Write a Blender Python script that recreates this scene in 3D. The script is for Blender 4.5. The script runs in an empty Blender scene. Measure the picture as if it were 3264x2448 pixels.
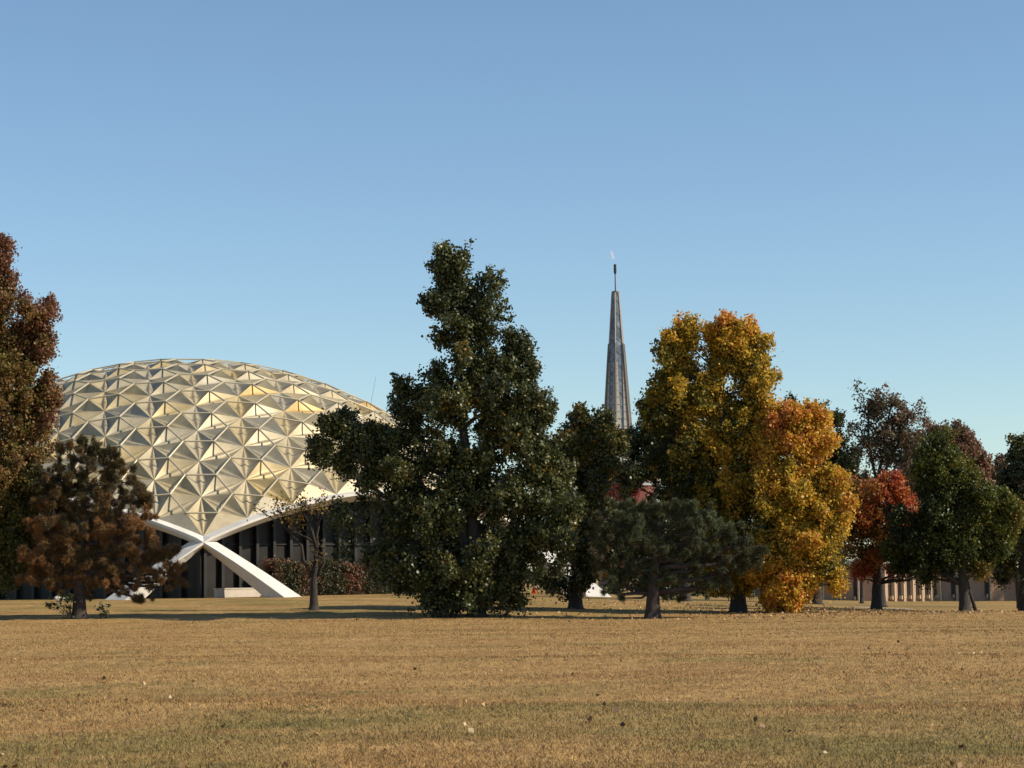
import bpy, bmesh, math, random
import numpy as np
from mathutils import Vector, Matrix, Euler, noise
R = math.radians
SC = bpy.context.scene
COL = SC.collection

# ------------------------------------------------------------------ camera, world, sun
FPX = 6938.0                       # focal length in photo pixels (3264 wide)
PITCH = math.atan((1855 - 1224) / FPX)
ROLL = 0.013
CAMZ = 1.6
cam = bpy.data.objects.new('camera', bpy.data.cameras.new('camera'))
COL.objects.link(cam)
cam.data.sensor_width = 36; cam.data.lens = 36 * FPX / 3264
cam.data.clip_end = 9000; cam.data.clip_start = 0.2
cam.matrix_world = Matrix.Translation((0, 0, CAMZ)) @ Euler((math.pi / 2 + PITCH, 0, 0)).to_matrix().to_4x4() @ Matrix.Rotation(-ROLL, 4, 'Z')
SC.camera = cam

SUN_EL, SUN_TO_CAM = R(36), R(11)  # sun stands to the right, a little on the camera's side
sdir = Vector((math.cos(SUN_EL) * math.cos(SUN_TO_CAM), -math.cos(SUN_EL) * math.sin(SUN_TO_CAM), math.sin(SUN_EL)))
W = bpy.data.worlds.new('World'); SC.world = W; W.use_nodes = True
nt = W.node_tree; nt.nodes.clear()
sky = nt.nodes.new('ShaderNodeTexSky'); sky.sky_type = 'NISHITA'; sky.sun_disc = False
sky.sun_elevation = SUN_EL
sky.sun_rotation = math.atan2(sdir.x, sdir.y)
sky.altitude = 200; sky.air_density = 1.0; sky.dust_density = 0.12; sky.ozone_density = 1.4
bg = nt.nodes.new('ShaderNodeBackground'); bg.inputs['Strength'].default_value = 0.110
wo = nt.nodes.new('ShaderNodeOutputWorld')
wb = nt.nodes.new('ShaderNodeMix'); wb.data_type = 'RGBA'; wb.blend_type = 'MULTIPLY'; wb.inputs[0].default_value = 1.0
wb.inputs[7].default_value = (0.88, 0.98, 1.035, 1)      # white balance of the sky light
nt.links.new(sky.outputs[0], wb.inputs[6]); nt.links.new(wb.outputs[2], bg.inputs[0]); nt.links.new(bg.outputs[0], wo.inputs[0])
sl = bpy.data.lights.new('sun', 'SUN'); sl.energy = 4.9; sl.angle = R(0.53); sl.color = (1.0, 0.87, 0.68)
so = bpy.data.objects.new('sun', sl); COL.objects.link(so)
so.rotation_euler = sdir.to_track_quat('Z', 'Y').to_euler()
so.location = (60, 0, 60)
SC.view_settings.view_transform = 'Standard'; SC.view_settings.look = 'None'
SC.view_settings.exposure = 0.22; SC.view_settings.gamma = 1.0
SC.render.engine = 'CYCLES'

# ------------------------------------------------------------------ helpers
K = 2212 / 3264.0                  # photo measured on a 2212 px wide copy
def pix(xd, yd, D):
    """point of the ground plan at distance D that the photo shows at (xd, yd)"""
    X, Y = xd / K - 1632, yd / K - 1224
    cr, sr = math.cos(ROLL), math.sin(ROLL)
    px, py = X * cr - Y * sr, X * sr + Y * cr
    c, s = math.cos(PITCH), math.sin(PITCH)
    u = -py / FPX
    d = Vector((px / FPX, c - s * u, s + c * u))
    d *= D / d.y
    return Vector((d.x, d.y, d.z + CAMZ))
def mpp(D): return D / (FPX * K)   # metres per measured pixel

def sst(a, b, x):
    t = np.clip((np.asarray(x, float) - a) / (b - a), 0, 1); return t * t * (3 - 2 * t)
def gz(X, Y):
    X = np.asarray(X, float); Y = np.asarray(Y, float)
    cr = np.interp(X, [-60, -13, -1.4, 4.5, 9, 18.7, 60], [0.16, 0.15, 0.12, 0.0, 0.04, 0.14, 0.14])
    z = cr * np.exp(-((Y - 89) / 6.0) ** 2)
    Rx = np.interp(X, [-80, -8, 2, 8, 13, 20, 34, 60], [1.0, 1.0, 0.8, 0.5, 0.35, -0.05, -0.5, -0.7])
    z = z + (1 - np.exp(-np.clip(Y - 90.5, 0, 400) / 12.0)) * 1.05 * Rx * (1 - sst(260, 500, Y))
    z = z + 0.055 * np.sin(Y * 0.33 + 0.7 * np.sin(X * 0.21)) * sst(14, 25, Y) * (1 - sst(70, 84, Y)) \
          + 0.04 * np.sin(Y * 0.71 + X * 0.19 + 1.3) * sst(20, 30, Y) * (1 - sst(70, 84, Y)) \
          + 0.02 * np.sin(X * 0.5 + Y * 0.12) * (1 - sst(70, 84, Y))
    return z
def gzf(x, y): return float(gz(x, y))

class MB:
    """collects pieces that become one mesh"""
    def __init__(s): s.v = []; s.f = []; s.n = 0; s.mi = []
    def add(s, v, f, mi=0):
        s.v.extend([tuple(p) for p in v]); s.f.extend([tuple(i + s.n for i in q) for q in f]); s.mi.extend([mi] * len(f)); s.n += len(v)
    def box(s, c, sz, rot=None, mi=0):
        hx, hy, hz = sz[0] / 2, sz[1] / 2, sz[2] / 2
        P = [Vector((x, y, z)) for x in (-hx, hx) for y in (-hy, hy) for z in (-hz, hz)]
        if rot is not None: P = [rot @ p for p in P]
        s.add([p + Vector(c) for p in P], [(0, 1, 3, 2), (4, 6, 7, 5), (0, 4, 5, 1), (2, 3, 7, 6), (0, 2, 6, 4), (1, 5, 7, 3)], mi)
    def tube(s, pts, rad, seg=7, caps=True):
        pts = [Vector(p) for p in pts]; n = len(pts); vs = []; fs = []
        up = Vector((0, 0, 1))
        prev = None
        for i, p in enumerate(pts):
            t = (pts[min(i + 1, n - 1)] - pts[max(i - 1, 0)]).normalized()
            if prev is None:
                a = t.orthogonal().normalized()
            else:
                a = (prev - t * prev.dot(t)).normalized()
            prev = a; b = t.cross(a)
            for k in range(seg):
                w = 2 * math.pi * k / seg
                vs.append(p + (a * math.cos(w) + b * math.sin(w)) * rad[i])
        for i in range(n - 1):
            for k in range(seg):
                fs.append((i * seg + k, i * seg + (k + 1) % seg, (i + 1) * seg + (k + 1) % seg, (i + 1) * seg + k))
        if caps:
            fs.append(tuple(range(seg - 1, -1, -1))); fs.append(tuple((n - 1) * seg + k for k in range(seg)))
        s.add(vs, fs)
    def build(s, name, mats, parent=None, smooth=False):
        me = bpy.data.meshes.new(name); me.from_pydata(s.v, [], s.f)
        if not isinstance(mats, (list, tuple)): mats = [mats]
        for m in mats: me.materials.append(m)
        if len(mats) > 1: me.polygons.foreach_set('material_index', s.mi)
        if smooth: me.polygons.foreach_set('use_smooth', [True] * len(me.polygons))
        me.update()
        o = bpy.data.objects.new(name, me); COL.objects.link(o)
        if parent: attach(o, parent)
        return o
def attach(o, parent):
    o.parent = parent; o.matrix_parent_inverse = Matrix.Translation(-world_loc(parent))
def world_loc(p):
    v = Vector(p.location)
    return v if p.parent is None else Vector((0, 0, 0)) + world_loc(p.parent) * 0 + v
def thing(name, label, cat, loc, group=None):
    o = bpy.data.objects.new(name, None); COL.objects.link(o); o.location = loc
    o.empty_display_size = 0.3
    tag(o, label, cat, group); return o
def tag(o, label=None, cat=None, group=None, kind=None):
    if label: o['label'] = label
    if cat: o['category'] = cat
    if group: o['group'] = group
    if kind: o['kind'] = kind
    return o

def mesh_np(name, verts, nper, mat, parent=None, tint=None, smooth=False):
    """verts (F, nper, 3): separate polygons, each with its own corners"""
    verts = np.asarray(verts, np.float32); F = len(verts)
    me = bpy.data.meshes.new(name)
    me.vertices.add(F * nper); me.vertices.foreach_set('co', verts.ravel())
    me.loops.add(F * nper); me.loops.foreach_set('vertex_index', np.arange(F * nper, dtype=np.int32))
    me.polygons.add(F); me.polygons.foreach_set('loop_start', np.arange(0, F * nper, nper, dtype=np.int32))
    me.polygons.foreach_set('loop_total', np.full(F, nper, np.int32))
    if tint is not None:
        a = me.attributes.new('tint', 'FLOAT', 'FACE'); a.data.foreach_set('value', np.asarray(tint, np.float32))
    me.materials.append(mat); me.update()
    o = bpy.data.objects.new(name, me); COL.objects.link(o)
    if parent: attach(o, parent)
    return o

# ------------------------------------------------------------------ materials
def new_mat(name):
    m = bpy.data.materials.new(name); m.use_nodes = True
    return m, m.node_tree, m.node_tree.nodes['Principled BSDF']
def N(t, kind, **kw):
    n = t.nodes.new(kind)
    for k, v in kw.items():
        if k in n.inputs: n.inputs[k].default_value = v
        else: setattr(n, k, v)
    return n
def ramp(t, stops, fac=None):
    r = t.nodes.new('ShaderNodeValToRGB'); e = r.color_ramp.elements
    while len(e) < len(stops): e.new(0.5)
    for el, (p, c) in zip(e, stops): el.position = p; el.color = (*c, 1)
    if fac is not None: t.links.new(fac, r.inputs[0])
    return r
def plain(name, col, rough=0.6, var=0.12, scale=3.0, metallic=0.0, bump=0.0, spec=0.4):
    m, t, p = new_mat(name)
    tc = N(t, 'ShaderNodeTexCoord'); nz = N(t, 'ShaderNodeTexNoise', Scale=scale, Detail=6.0, Roughness=0.6)
    t.links.new(tc.outputs['Object'], nz.inputs['Vector'])
    r = ramp(t, [(0.25, tuple(c * (1 - var) for c in col)), (0.75, tuple(min(1, c * (1 + var)) for c in col))], nz.outputs['Fac'])
    t.links.new(r.outputs[0], p.inputs['Base Color'])
    p.inputs['Roughness'].default_value = rough; p.inputs['Metallic'].default_value = metallic
    p.inputs['Specular IOR Level'].default_value = spec
    if bump:
        b = N(t, 'ShaderNodeBump', Strength=bump, Distance=0.05)
        t.links.new(nz.outputs['Fac'], b.inputs['Height']); t.links.new(b.outputs[0], p.inputs['Normal'])
    return m
def leaf_mat(name, stops, trans=0.3, rough=0.5, spec=0.35):
    m, t, p = new_mat(name)
    at = N(t, 'ShaderNodeAttribute', attribute_name='tint')
    r = ramp(t, stops, at.outputs['Fac'])
    p.inputs['Roughness'].default_value = rough; p.inputs['Specular IOR Level'].default_value = spec
    t.links.new(r.outputs[0], p.inputs['Base Color'])
    tr = N(t, 'ShaderNodeBsdfTranslucent'); t.links.new(r.outputs[0], tr.inputs[0])
    mx = N(t, 'ShaderNodeMixShader'); mx.inputs[0].default_value = trans
    t.links.new(p.outputs[0], mx.inputs[1]); t.links.new(tr.outputs[0], mx.inputs[2])
    t.links.new(mx.outputs[0], t.nodes['Material Output'].inputs[0])
    return m
def bark_mat(name, col):
    m, t, p = new_mat(name)
    tc = N(t, 'ShaderNodeTexCoord'); mp = N(t, 'ShaderNodeMapping'); mp.inputs['Scale'].default_value = (9, 9, 1.6)
    nz = N(t, 'ShaderNodeTexNoise', Scale=2.0, Detail=8.0, Roughness=0.7)
    t.links.new(tc.outputs['Object'], mp.inputs[0]); t.links.new(mp.outputs[0], nz.inputs['Vector'])
    r = ramp(t, [(0.3, tuple(c * 0.45 for c in col)), (0.7, tuple(c * 1.3 for c in col))], nz.outputs['Fac'])
    t.links.new(r.outputs[0], p.inputs['Base Color']); p.inputs['Roughness'].default_value = 0.9
    b = N(t, 'ShaderNodeBump', Strength=0.9, Distance=0.06); t.links.new(nz.outputs['Fac'], b.inputs['Height']); t.links.new(b.outputs[0], p.inputs['Normal'])
    return m

def lawn_color(t, extra=None):
    """dry straw lawn with green and russet patches, by place in the world"""
    geo = N(t, 'ShaderNodeNewGeometry')
    def nz(scale, detail=5.0, rough=0.6, sy=1.0, dist=0.0):
        mp = N(t, 'ShaderNodeMapping'); mp.inputs['Scale'].default_value = (1, sy, 1)
        t.links.new(geo.outputs['Position'], mp.inputs[0])
        n = N(t, 'ShaderNodeTexNoise', Scale=scale, Detail=detail, Roughness=rough, Distortion=dist)
        t.links.new(mp.outputs[0], n.inputs['Vector']); return n.outputs['Fac']
    def mixc(fac, a, b):
        m = N(t, 'ShaderNodeMix', data_type='RGBA')
        t.links.new(fac, m.inputs[0])
        for s, v in ((6, a), (7, b)):
            if isinstance(v, tuple): m.inputs[s].default_value = (*v, 1)
            else: t.links.new(v, m.inputs[s])
        return m.outputs[2]
    def mr(x, a, b, c=0.0, d=1.0):
        m = N(t, 'ShaderNodeMapRange'); m.inputs[1].default_value = a; m.inputs[2].default_value = b
        m.inputs[3].default_value = c; m.inputs[4].default_value = d; t.links.new(x, m.inputs[0]); return m.outputs[0]
    def math_(op, a, b):
        m = N(t, 'ShaderNodeMath', operation=op)
        for s, v in ((0, a), (1, b)):
            if isinstance(v, (int, float)): m.inputs[s].default_value = v
            else: t.links.new(v, m.inputs[s])
        m.use_clamp = True
        return m.outputs[0]
    straw = ramp(t, [(0.25, (0.31, 0.182, 0.068)), (0.5, (0.41, 0.255, 0.098)), (0.8, (0.49, 0.325, 0.135))], nz(0.55, 8.0, 0.65, 1.6)).outputs[0]
    russet = mr(nz(0.16, 6.0, 0.65, 1.3), 0.50, 0.70, 0, 0.6)
    c = mixc(russet, straw, (0.30, 0.150, 0.058))
    sep = N(t, 'ShaderNodeSeparateXYZ'); t.links.new(geo.outputs['Position'], sep.inputs[0])
    near = mr(sep.outputs['Y'], 38.0, 18.0, 0.0, 0.18)
    far = mr(sep.outputs['Y'], 89.0, 95.0, 0.0, 0.12)
    patch = math_('ADD', math_('ADD', nz(0.20, 7.0, 0.62, 1.4, 0.5), near), far)
    g = mr(patch, 0.53, 0.76, 0.0, 0.80)
    green = ramp(t, [(0.3, (0.135, 0.125, 0.034)), (0.7, (0.25, 0.205, 0.07))], nz(3.0, 4.0)).outputs[0]
    c = mixc(g, c, green)
    spots = mr(nz(0.9, 3.0, 0.5, 1.0, 0.3), 0.69, 0.75, 0.0, 0.75)
    c = mixc(spots, c, (0.10, 0.13, 0.035))
    clump = mr(nz(3.2, 6.0, 0.7, 1.0, 0.4), 0.32, 0.66, 0.74, 1.14)
    vv_ = N(t, 'ShaderNodeVectorMath', operation='SCALE'); t.links.new(c, vv_.inputs[0]); t.links.new(clump, vv_.inputs['Scale']); c = vv_.outputs[0]
    worn = mr(nz(0.75, 8.0, 0.75, 1.0, 0.8), 0.60, 0.70, 0.0, 0.55)
    c = mixc(worn, c, (0.15, 0.085, 0.045))
    fine = nz(38.0, 3.0, 0.7)
    dark = mr(fine, 0.3, 0.62, 0.72, 1.08)
    v = N(t, 'ShaderNodeVectorMath', operation='SCALE'); t.links.new(c, v.inputs[0]); t.links.new(dark, v.inputs['Scale'])
    return v.outputs[0], fine, nz

# lawn
def make_lawn_mat():
    m, t, p = new_mat('dry_lawn')
    c, fine, nz = lawn_color(t)
    t.links.new(c, p.inputs['Base Color']); p.inputs['Roughness'].default_value = 0.95; p.inputs['Specular IOR Level'].default_value = 0.1
    b1 = N(t, 'ShaderNodeBump', Strength=0.4, Distance=0.04); t.links.new(fine, b1.inputs['Height'])
    b2 = N(t, 'ShaderNodeBump', Strength=0.55, Distance=0.35); t.links.new(nz(2.2, 5.0, 0.65), b2.inputs['Height'])
    t.links.new(b1.outputs[0], b2.inputs['Normal']); t.links.new(b2.outputs[0], p.inputs['Normal'])
    return m
def make_blade_mat():
    m, t, p = new_mat('grass_blade')
    c, fine, nz = lawn_color(t)
    geo = N(t, 'ShaderNodeNewGeometry')
    mr = N(t, 'ShaderNodeMapRange'); mr.inputs[3].default_value = 0.68; mr.inputs[4].default_value = 1.22
    t.links.new(geo.outputs['Random Per Island'], mr.inputs[0])
    v = N(t, 'ShaderNodeVectorMath', operation='SCALE'); t.links.new(c, v.inputs[0]); t.links.new(mr.outputs[0], v.inputs['Scale'])
    t.links.new(v.outputs[0], p.inputs['Base Color']); p.inputs['Roughness'].default_value = 0.7; p.inputs['Specular IOR Level'].default_value = 0.25
    return m
M = {}
M['lawn'] = make_lawn_mat(); M['blade'] = make_blade_mat()
M['bark'] = bark_mat('grey_bark', (0.05, 0.041, 0.034))
M['pinebark'] = bark_mat('pine_bark', (0.055, 0.038, 0.03))
M['white'] = plain('white_concrete', (0.63, 0.605, 0.55), 0.75, 0.15, 0.8)
M['flash'] = plain('grey_flashing', (0.50, 0.50, 0.50), 0.5, 0.06, 1.0)
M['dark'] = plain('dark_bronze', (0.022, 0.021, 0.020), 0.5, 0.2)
M['conc'] = plain('pale_concrete', (0.52, 0.47, 0.40), 0.85, 0.14, 2.5)
M['pilaster'] = plain('tan_pilaster', (0.46, 0.37, 0.25), 0.8, 0.1)
M['path'] = plain('path_concrete', (0.50, 0.45, 0.37), 0.9, 0.12, 1.5)
M['roofgrey'] = plain('grey_roofing', (0.24, 0.23, 0.22), 0.8, 0.15)

def glass_wall_mat():
    m, t, p = new_mat('tinted_glazing')
    tc = N(t, 'ShaderNodeTexCoord'); nz = N(t, 'ShaderNodeTexNoise', Scale=0.8, Detail=3.0)
    t.links.new(tc.outputs['Object'], nz.inputs['Vector'])
    r = ramp(t, [(0.3, (0.024, 0.023, 0.021)), (0.7, (0.038, 0.035, 0.032))], nz.outputs['Fac'])
    t.links.new(r.outputs[0], p.inputs['Base Color']); p.inputs['Roughness'].default_value = 0.35; p.inputs['Specular IOR Level'].default_value = 0.15
    return m
M['glazing'] = glass_wall_mat()

def dome_mat():
    m, t, p = new_mat('gold_aluminium')
    at = N(t, 'ShaderNodeAttribute', attribute_name='tint')
    r = ramp(t, [(0.0, (0.37, 0.34, 0.26)), (0.4, (0.435, 0.37, 0.24)), (0.75, (0.47, 0.37, 0.185)), (1.0, (0.44, 0.30, 0.11))], at.outputs['Fac'])
    tc = N(t, 'ShaderNodeTexCoord')
    nz = N(t, 'ShaderNodeTexNoise', Scale=0.9, Detail=7.0, Roughness=0.7); t.links.new(tc.outputs['Object'], nz.inputs['Vector'])
    st = ramp(t, [(0.3, (0.70, 0.68, 0.64)), (0.62, (1.04, 1.04, 1.04))], nz.outputs['Fac'])
    mx = N(t, 'ShaderNodeMix', data_type='RGBA', blend_type='MULTIPLY'); mx.inputs[0].default_value = 1.0
    t.links.new(r.outputs[0], mx.inputs[6]); t.links.new(st.outputs[0], mx.inputs[7])
    t.links.new(mx.outputs[2], p.inputs['Base Color'])
    p.inputs['Metallic'].default_value = 0.2; p.inputs['Roughness'].default_value = 0.5; p.inputs['Specular IOR Level'].default_value = 0.35
    return m
M['gold'] = dome_mat()
M['strut'] = plain('pale_aluminium_tube', (0.52, 0.46, 0.33), 0.4, 0.08, 1.0, 0.2)

def brick_mat():
    m, t, p = new_mat('tan_brick')
    tc = N(t, 'ShaderNodeTexCoord'); br = N(t, 'ShaderNodeTexBrick', Scale=3.0)
    sp = N(t, 'ShaderNodeSeparateXYZ'); t.links.new(tc.outputs['Object'], sp.inputs[0])
    cb = N(t, 'ShaderNodeCombineXYZ'); ad = N(t, 'ShaderNodeMath', operation='ADD')
    t.links.new(sp.outputs[0], ad.inputs[0]); t.links.new(sp.outputs[1], ad.inputs[1]); t.links.new(ad.outputs[0], cb.inputs[0]); t.links.new(sp.outputs[2], cb.inputs[1])
    t.links.new(cb.outputs[0], br.inputs['Vector'])
    br.inputs['Color1'].default_value = (0.43, 0.27, 0.17, 1); br.inputs['Color2'].default_value = (0.36, 0.215, 0.135, 1); br.inputs['Mortar'].default_value = (0.38, 0.30, 0.22, 1)
    t.links.new(br.outputs['Color'], p.inputs['Base Color']); p.inputs['Roughness'].default_value = 0.85
    return m
M['brick'] = brick_mat()

# ------------------------------------------------------------------ ground
def build_ground():
    xs = np.concatenate([[-4000, -1500, -500, -200, -120], np.arange(-80, 80.1, 2.0), [120, 200, 500, 1500, 4000]])
    ys = np.concatenate([[-600, -100, -20, 0, 6], np.arange(10, 135, 0.75), np.arange(136, 200, 4), [220, 260, 320, 400, 500, 700, 1200, 2500, 6000]])
    XX, YY = np.meshgrid(xs, ys); ZZ = gz(XX, YY)
    v = np.stack([XX, YY, ZZ], -1).reshape(-1, 3); nx = len(xs); f = []
    for j in range(len(ys) - 1):
        for i in range(nx - 1):
            a = j * nx + i; f.append((a, a + 1, a + nx + 1, a + nx))
    me = bpy.data.meshes.new('lawn'); me.from_pydata(v.tolist(), [], f); me.materials.append(M['lawn'])
    me.polygons.foreach_set('use_smooth', [True] * len(f)); me.update()
    o = bpy.data.objects.new('lawn', me); COL.objects.link(o); tag(o, kind='structure')
build_ground()

def build_path():
    mb = MB(); xs = np.arange(17.0, 20.1, 0.5)
    v = []
    for x in xs:
        for y, dz in ((109.6, -0.15), (109.6, 0.035), (111.0, 0.035), (111.0, -0.15)): v.append((x, y + 0.06 * (x - 17), gzf(x, y) + dz))
    f = []
    for i in range(len(xs) - 1):
        for k in range(3): f.append((i * 4 + k, i * 4 + 4 + k, i * 4 + 5 + k, i * 4 + 1 + k))
    mb.add(v, f); o = mb.build('path', M['path']); tag(o, kind='structure')
build_path()

rng = np.random.default_rng(11)
def build_grass():
    n = 420000
    y = 15.5 + 75 * rng.random(n) ** 2.6
    x = (rng.random(n) * 2 - 1) * (0.245 * y + 2.5)
    z = gz(x, y)
    h = 0.018 + 0.035 * rng.random(n) ** 2; w = 0.0028 + 0.00016 * y
    a = rng.random(n) * 2 * np.pi; lean = rng.normal(0, 0.9, (n, 2)) * h[:, None]
    P = np.zeros((n, 3, 3))
    P[:, 0] = np.stack([x - np.cos(a) * w, y - np.sin(a) * w, z - 0.01], 1)
    P[:, 1] = np.stack([x + np.cos(a) * w, y + np.sin(a) * w, z - 0.01], 1)
    P[:, 2] = np.stack([x + lean[:, 0], y + lean[:, 1], z + h], 1)
    o = mesh_np('grass', P, 3, M['blade']); tag(o, 'short dry grass blades over the front lawn', 'grass', kind='stuff')
build_grass()

def leaf_quads(c, size, rs, droop=0.0, upbias=0.0, lit=None):
    """c (n,3) centres -> folded leaf quads"""
    n = len(c)
    d = rs.normal(0, 1, (n, 3)); d[:, 2] -= droop; d /= np.linalg.norm(d, axis=1)[:, None]
    q = rs.normal(0, 1, (n, 3)); q[:, 2] += upbias
    b = np.cross(d, q); b /= np.linalg.norm(b, axis=1)[:, None] + 1e-9
    nn = np.cross(d, b)
    s = size * (0.6 + 0.8 * rs.random(n))[:, None]
    tip = c + d * s * 0.62; tail = c - d * s * 0.5
    fold = nn * s * (0.16 * rs.normal(0, 1, n))[:, None]
    l = c + b * s * 0.48 + fold; r = c - b * s * 0.48 + fold
    return np.stack([tail, r, tip, l], 1)

def build_litter():
    rs = np.random.default_rng(5)
    mat = leaf_mat('fallen_leaf', [(0.0, (0.055, 0.028, 0.017)), (0.35, (0.19, 0.09, 0.04)), (0.7, (0.46, 0.30, 0.14)), (1.0, (0.58, 0.48, 0.34))], 0.1, 0.6)
    n1 = 520
    y = 16.5 + 74 * rs.random(n1) ** 1.7; x = (rs.random(n1) * 2 - 1) * (0.245 * y + 2)
    # drifts under the trees
    cx = np.concatenate([np.full(1500, 12.0), np.full(900, 9.0), np.full(250, 17.0), np.full(200, -2.0)])
    y2 = np.concatenate([rs.normal(92, 3.0, 1500), rs.normal(103, 5.0, 900), rs.normal(98, 3.0, 250), rs.normal(94, 3.0, 200)])
    x2 = cx + rs.normal(0, 4.5, len(cx))
    X = np.concatenate([x, x2]); Y = np.concatenate([y, y2]); Z = gz(X, Y) + 0.02 + 0.03 * rs.random(len(X))
    size = np.concatenate([0.025 + 0.05 * rs.random(n1), 0.05 + 0.05 * rs.random(len(x2))])
    c = np.stack([X, Y, Z], 1)
    P = leaf_quads(c, size[:, None] * 0 + 1.0 if False else 1.0, rs, 0, 1.5)
    P = c[:, None] + (P - c[:, None]) * size[:, None, None]
    t = np.concatenate([rs.random(n1) * 0.98, 0.3 + 0.5 * rs.random(len(x2))])
    o = mesh_np('fallen_leaves', P, 4, mat, tint=t); tag(o, 'brown and pale fallen leaves scattered over the lawn', 'leaves', kind='stuff')
build_litter()

# ------------------------------------------------------------------ dome auditorium
def build_dome():
    n = 9; m_ = 0.525; kz = 1.244; al = 0.799; az = 0.190; RR = 30.82
    C0 = Vector((-21.12, 140.5, -24.05 + CAMZ))
    root = thing('domed_auditorium', 'low gold dome of folded diamond panels carried on white crossed arch legs', 'auditorium', (C0.x, C0.y, 0.9))
    def Vd(k):
        a = az + 2 * math.pi * k / 5 - math.pi / 2
        return Vector((math.sin(al) * math.cos(a), math.sin(al) * math.sin(a), math.cos(al)))
    ap = Vector((0, 0, 1)); g = lambda l: math.sin(m_ * l)
    def onsurf(q, off=0.0):
        q = q.normalized(); p = Vector((q.x * RR, q.y * RR, q.z * RR * kz))
        nn = Vector((q.x, q.y, q.z / kz)).normalized()
        return C0 + p + nn * off, nn
    S = {}; tri = {}; edges = {}
    def node(sec, i, j):
        k = n - i - j
        q = Vd(sec) * g(k / n) + Vd(sec + 1) * g(i / n) + ap * g(j / n)
        p, nn = onsurf(q); key = (round(p.x, 2), round(p.y, 2), round(p.z, 2)); S[key] = (p, nn); return key, q.normalized()
    for sec in range(5):
        for i in range(n):
            for j in range(n - i):
                T = [[(i, j), (i + 1, j), (i, j + 1)]]
                if i + j < n - 1: T.append([(i + 1, j), (i + 1, j + 1), (i, j + 1)])
                for tr in T:
                    ks = [node(sec, *t) for t in tr]
                    q = (ks[0][1] + ks[1][1] + ks[2][1])
                    bpos, bn = onsurf(q, 0.27)
                    tid = len(tri); tri[tid] = (bpos, bn)
                    kk = [k[0] for k in ks]
                    for a in range(3):
                        e = tuple(sorted((kk[a], kk[(a + 1) % 3]))); edges.setdefault(e, []).append(tid)
    rs = random.Random(4)
    vv = [-1, -0.72, -0.5, -0.37, -0.27, -0.17, -0.08, 0, 0.08, 0.17, 0.27, 0.37, 0.5, 0.72, 1]
    dr = {1: 0, 0.72: 0.20, 0.5: 0.355, 0.37: 0.44, 0.27: 0.475, 0.17: 0.455, 0.08: 0.385, 0: 0.36}
    verts = []; faces = []; tints = []
    struts = []
    for e, ts in edges.items():
        (s0, n0), (s1, n1) = S[e[0]], S[e[1]]
        nn = (n0 + n1).normalized()
        base_t = 0.33 + 0.16 * noise.noise(Vector(s0) * 0.25) + rs.gauss(0, 0.17)
        if rs.random() < 0.10: base_t += 0.35
        if len(ts) == 2:
            b0, b1 = tri[ts[0]][0], tri[ts[1]][0]
            prof = [(b0 * (0.5 - v / 2) + b1 * (0.5 + v / 2)) - nn * dr[abs(v)] * 0.97 for v in vv]
            o = len(verts); L = len(vv)
            verts.append(s0); verts.append(s1)
            verts.extend([s0 * 0.955 + p * 0.045 for p in prof]); verts.extend(prof); verts.extend([s1 * 0.955 + p * 0.045 for p in prof])
            for k in range(L - 1):
                a, b, c = o + 2, o + 2 + L, o + 2 + 2 * L
                for f in ((o, a + k + 1, a + k), (a + k, a + k + 1, b + k + 1, b + k), (b + k, b + k + 1, c + k + 1, c + k), (c + k, c + k + 1, o + 1)):
                    faces.append(f); tints.append(base_t)
            struts.append((b0, b1, nn))
        else:
            o = len(verts); verts.extend([s0, s1, tri[ts[0]][0]]); faces.append((o, o + 1, o + 2)); tints.append(min(base_t, 0.4))
    me = bpy.data.meshes.new('roof'); me.from_pydata([tuple(v) for v in verts], [], faces)
    at = me.attributes.new('tint', 'FLOAT', 'FACE'); at.data.foreach_set('value', np.clip(np.array(tints, np.float32), 0, 1))
    me.materials.append(M['gold']); me.polygons.foreach_set('use_smooth', [True] * len(faces)); me.update()
    bm = bmesh.new(); bm.from_mesh(me); bmesh.ops.recalc_face_normals(bm, faces=bm.faces)
    for f in bm.faces:
        if (f.calc_center_median() - (C0 + Vector((0, 0, 10)))).dot(f.normal) < 0: f.normal_flip()
    bm.to_mesh(me); bm.free()
    ro = bpy.data.objects.new('roof', me); COL.objects.link(ro); attach(ro, root)
    # struts: those that show largest are parts, the rest one part
    cp = Vector((0, 0, CAMZ))
    def score(s):
        mid = (s[0] + s[1]) / 2; d = cp - mid
        f = d.normalized().dot(s[2]); px = mid.x / mid.y * FPX * K + 1106
        if f < 0.03 or px < 70 or px > 905: return -1
        u = (s[1] - s[0]); dd = d.normalized(); return (u - dd * u.dot(dd)).length / d.length
    struts.sort(key=score, reverse=True)
    rest = MB()
    for i, (b0, b1, nn) in enumerate(struts):
        mb = MB() if i < 100 else rest
        u = (b1 - b0).normalized(); w = nn.cross(u).normalized(); h = u.cross(w)
        a0, a1 = b0 - u * 0.03 + nn * 0.01, b1 + u * 0.03 + nn * 0.01
        pr = [(-0.038, -0.04), (-0.038, 0.03), (-0.02, 0.045), (0.02, 0.045), (0.038, 0.03), (0.038, -0.04)]
        L = len(pr); v = [a0 + w * x + nn * y for x, y in pr] + [a1 + w * x + nn * y for x, y in pr]
        f = [(k, (k + 1) % L, L + (k + 1) % L, L + k) for k in range(L)] + [tuple(range(L))[::-1], tuple(range(L, 2 * L))]
        mb.add(v, f)
        if i < 100: mb.build('strut', M['strut'], root)
    o = rest.build('strut', M['strut'], root); tag(o, kind='stuff')
    # arch beams with their legs
    feet = []
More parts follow.
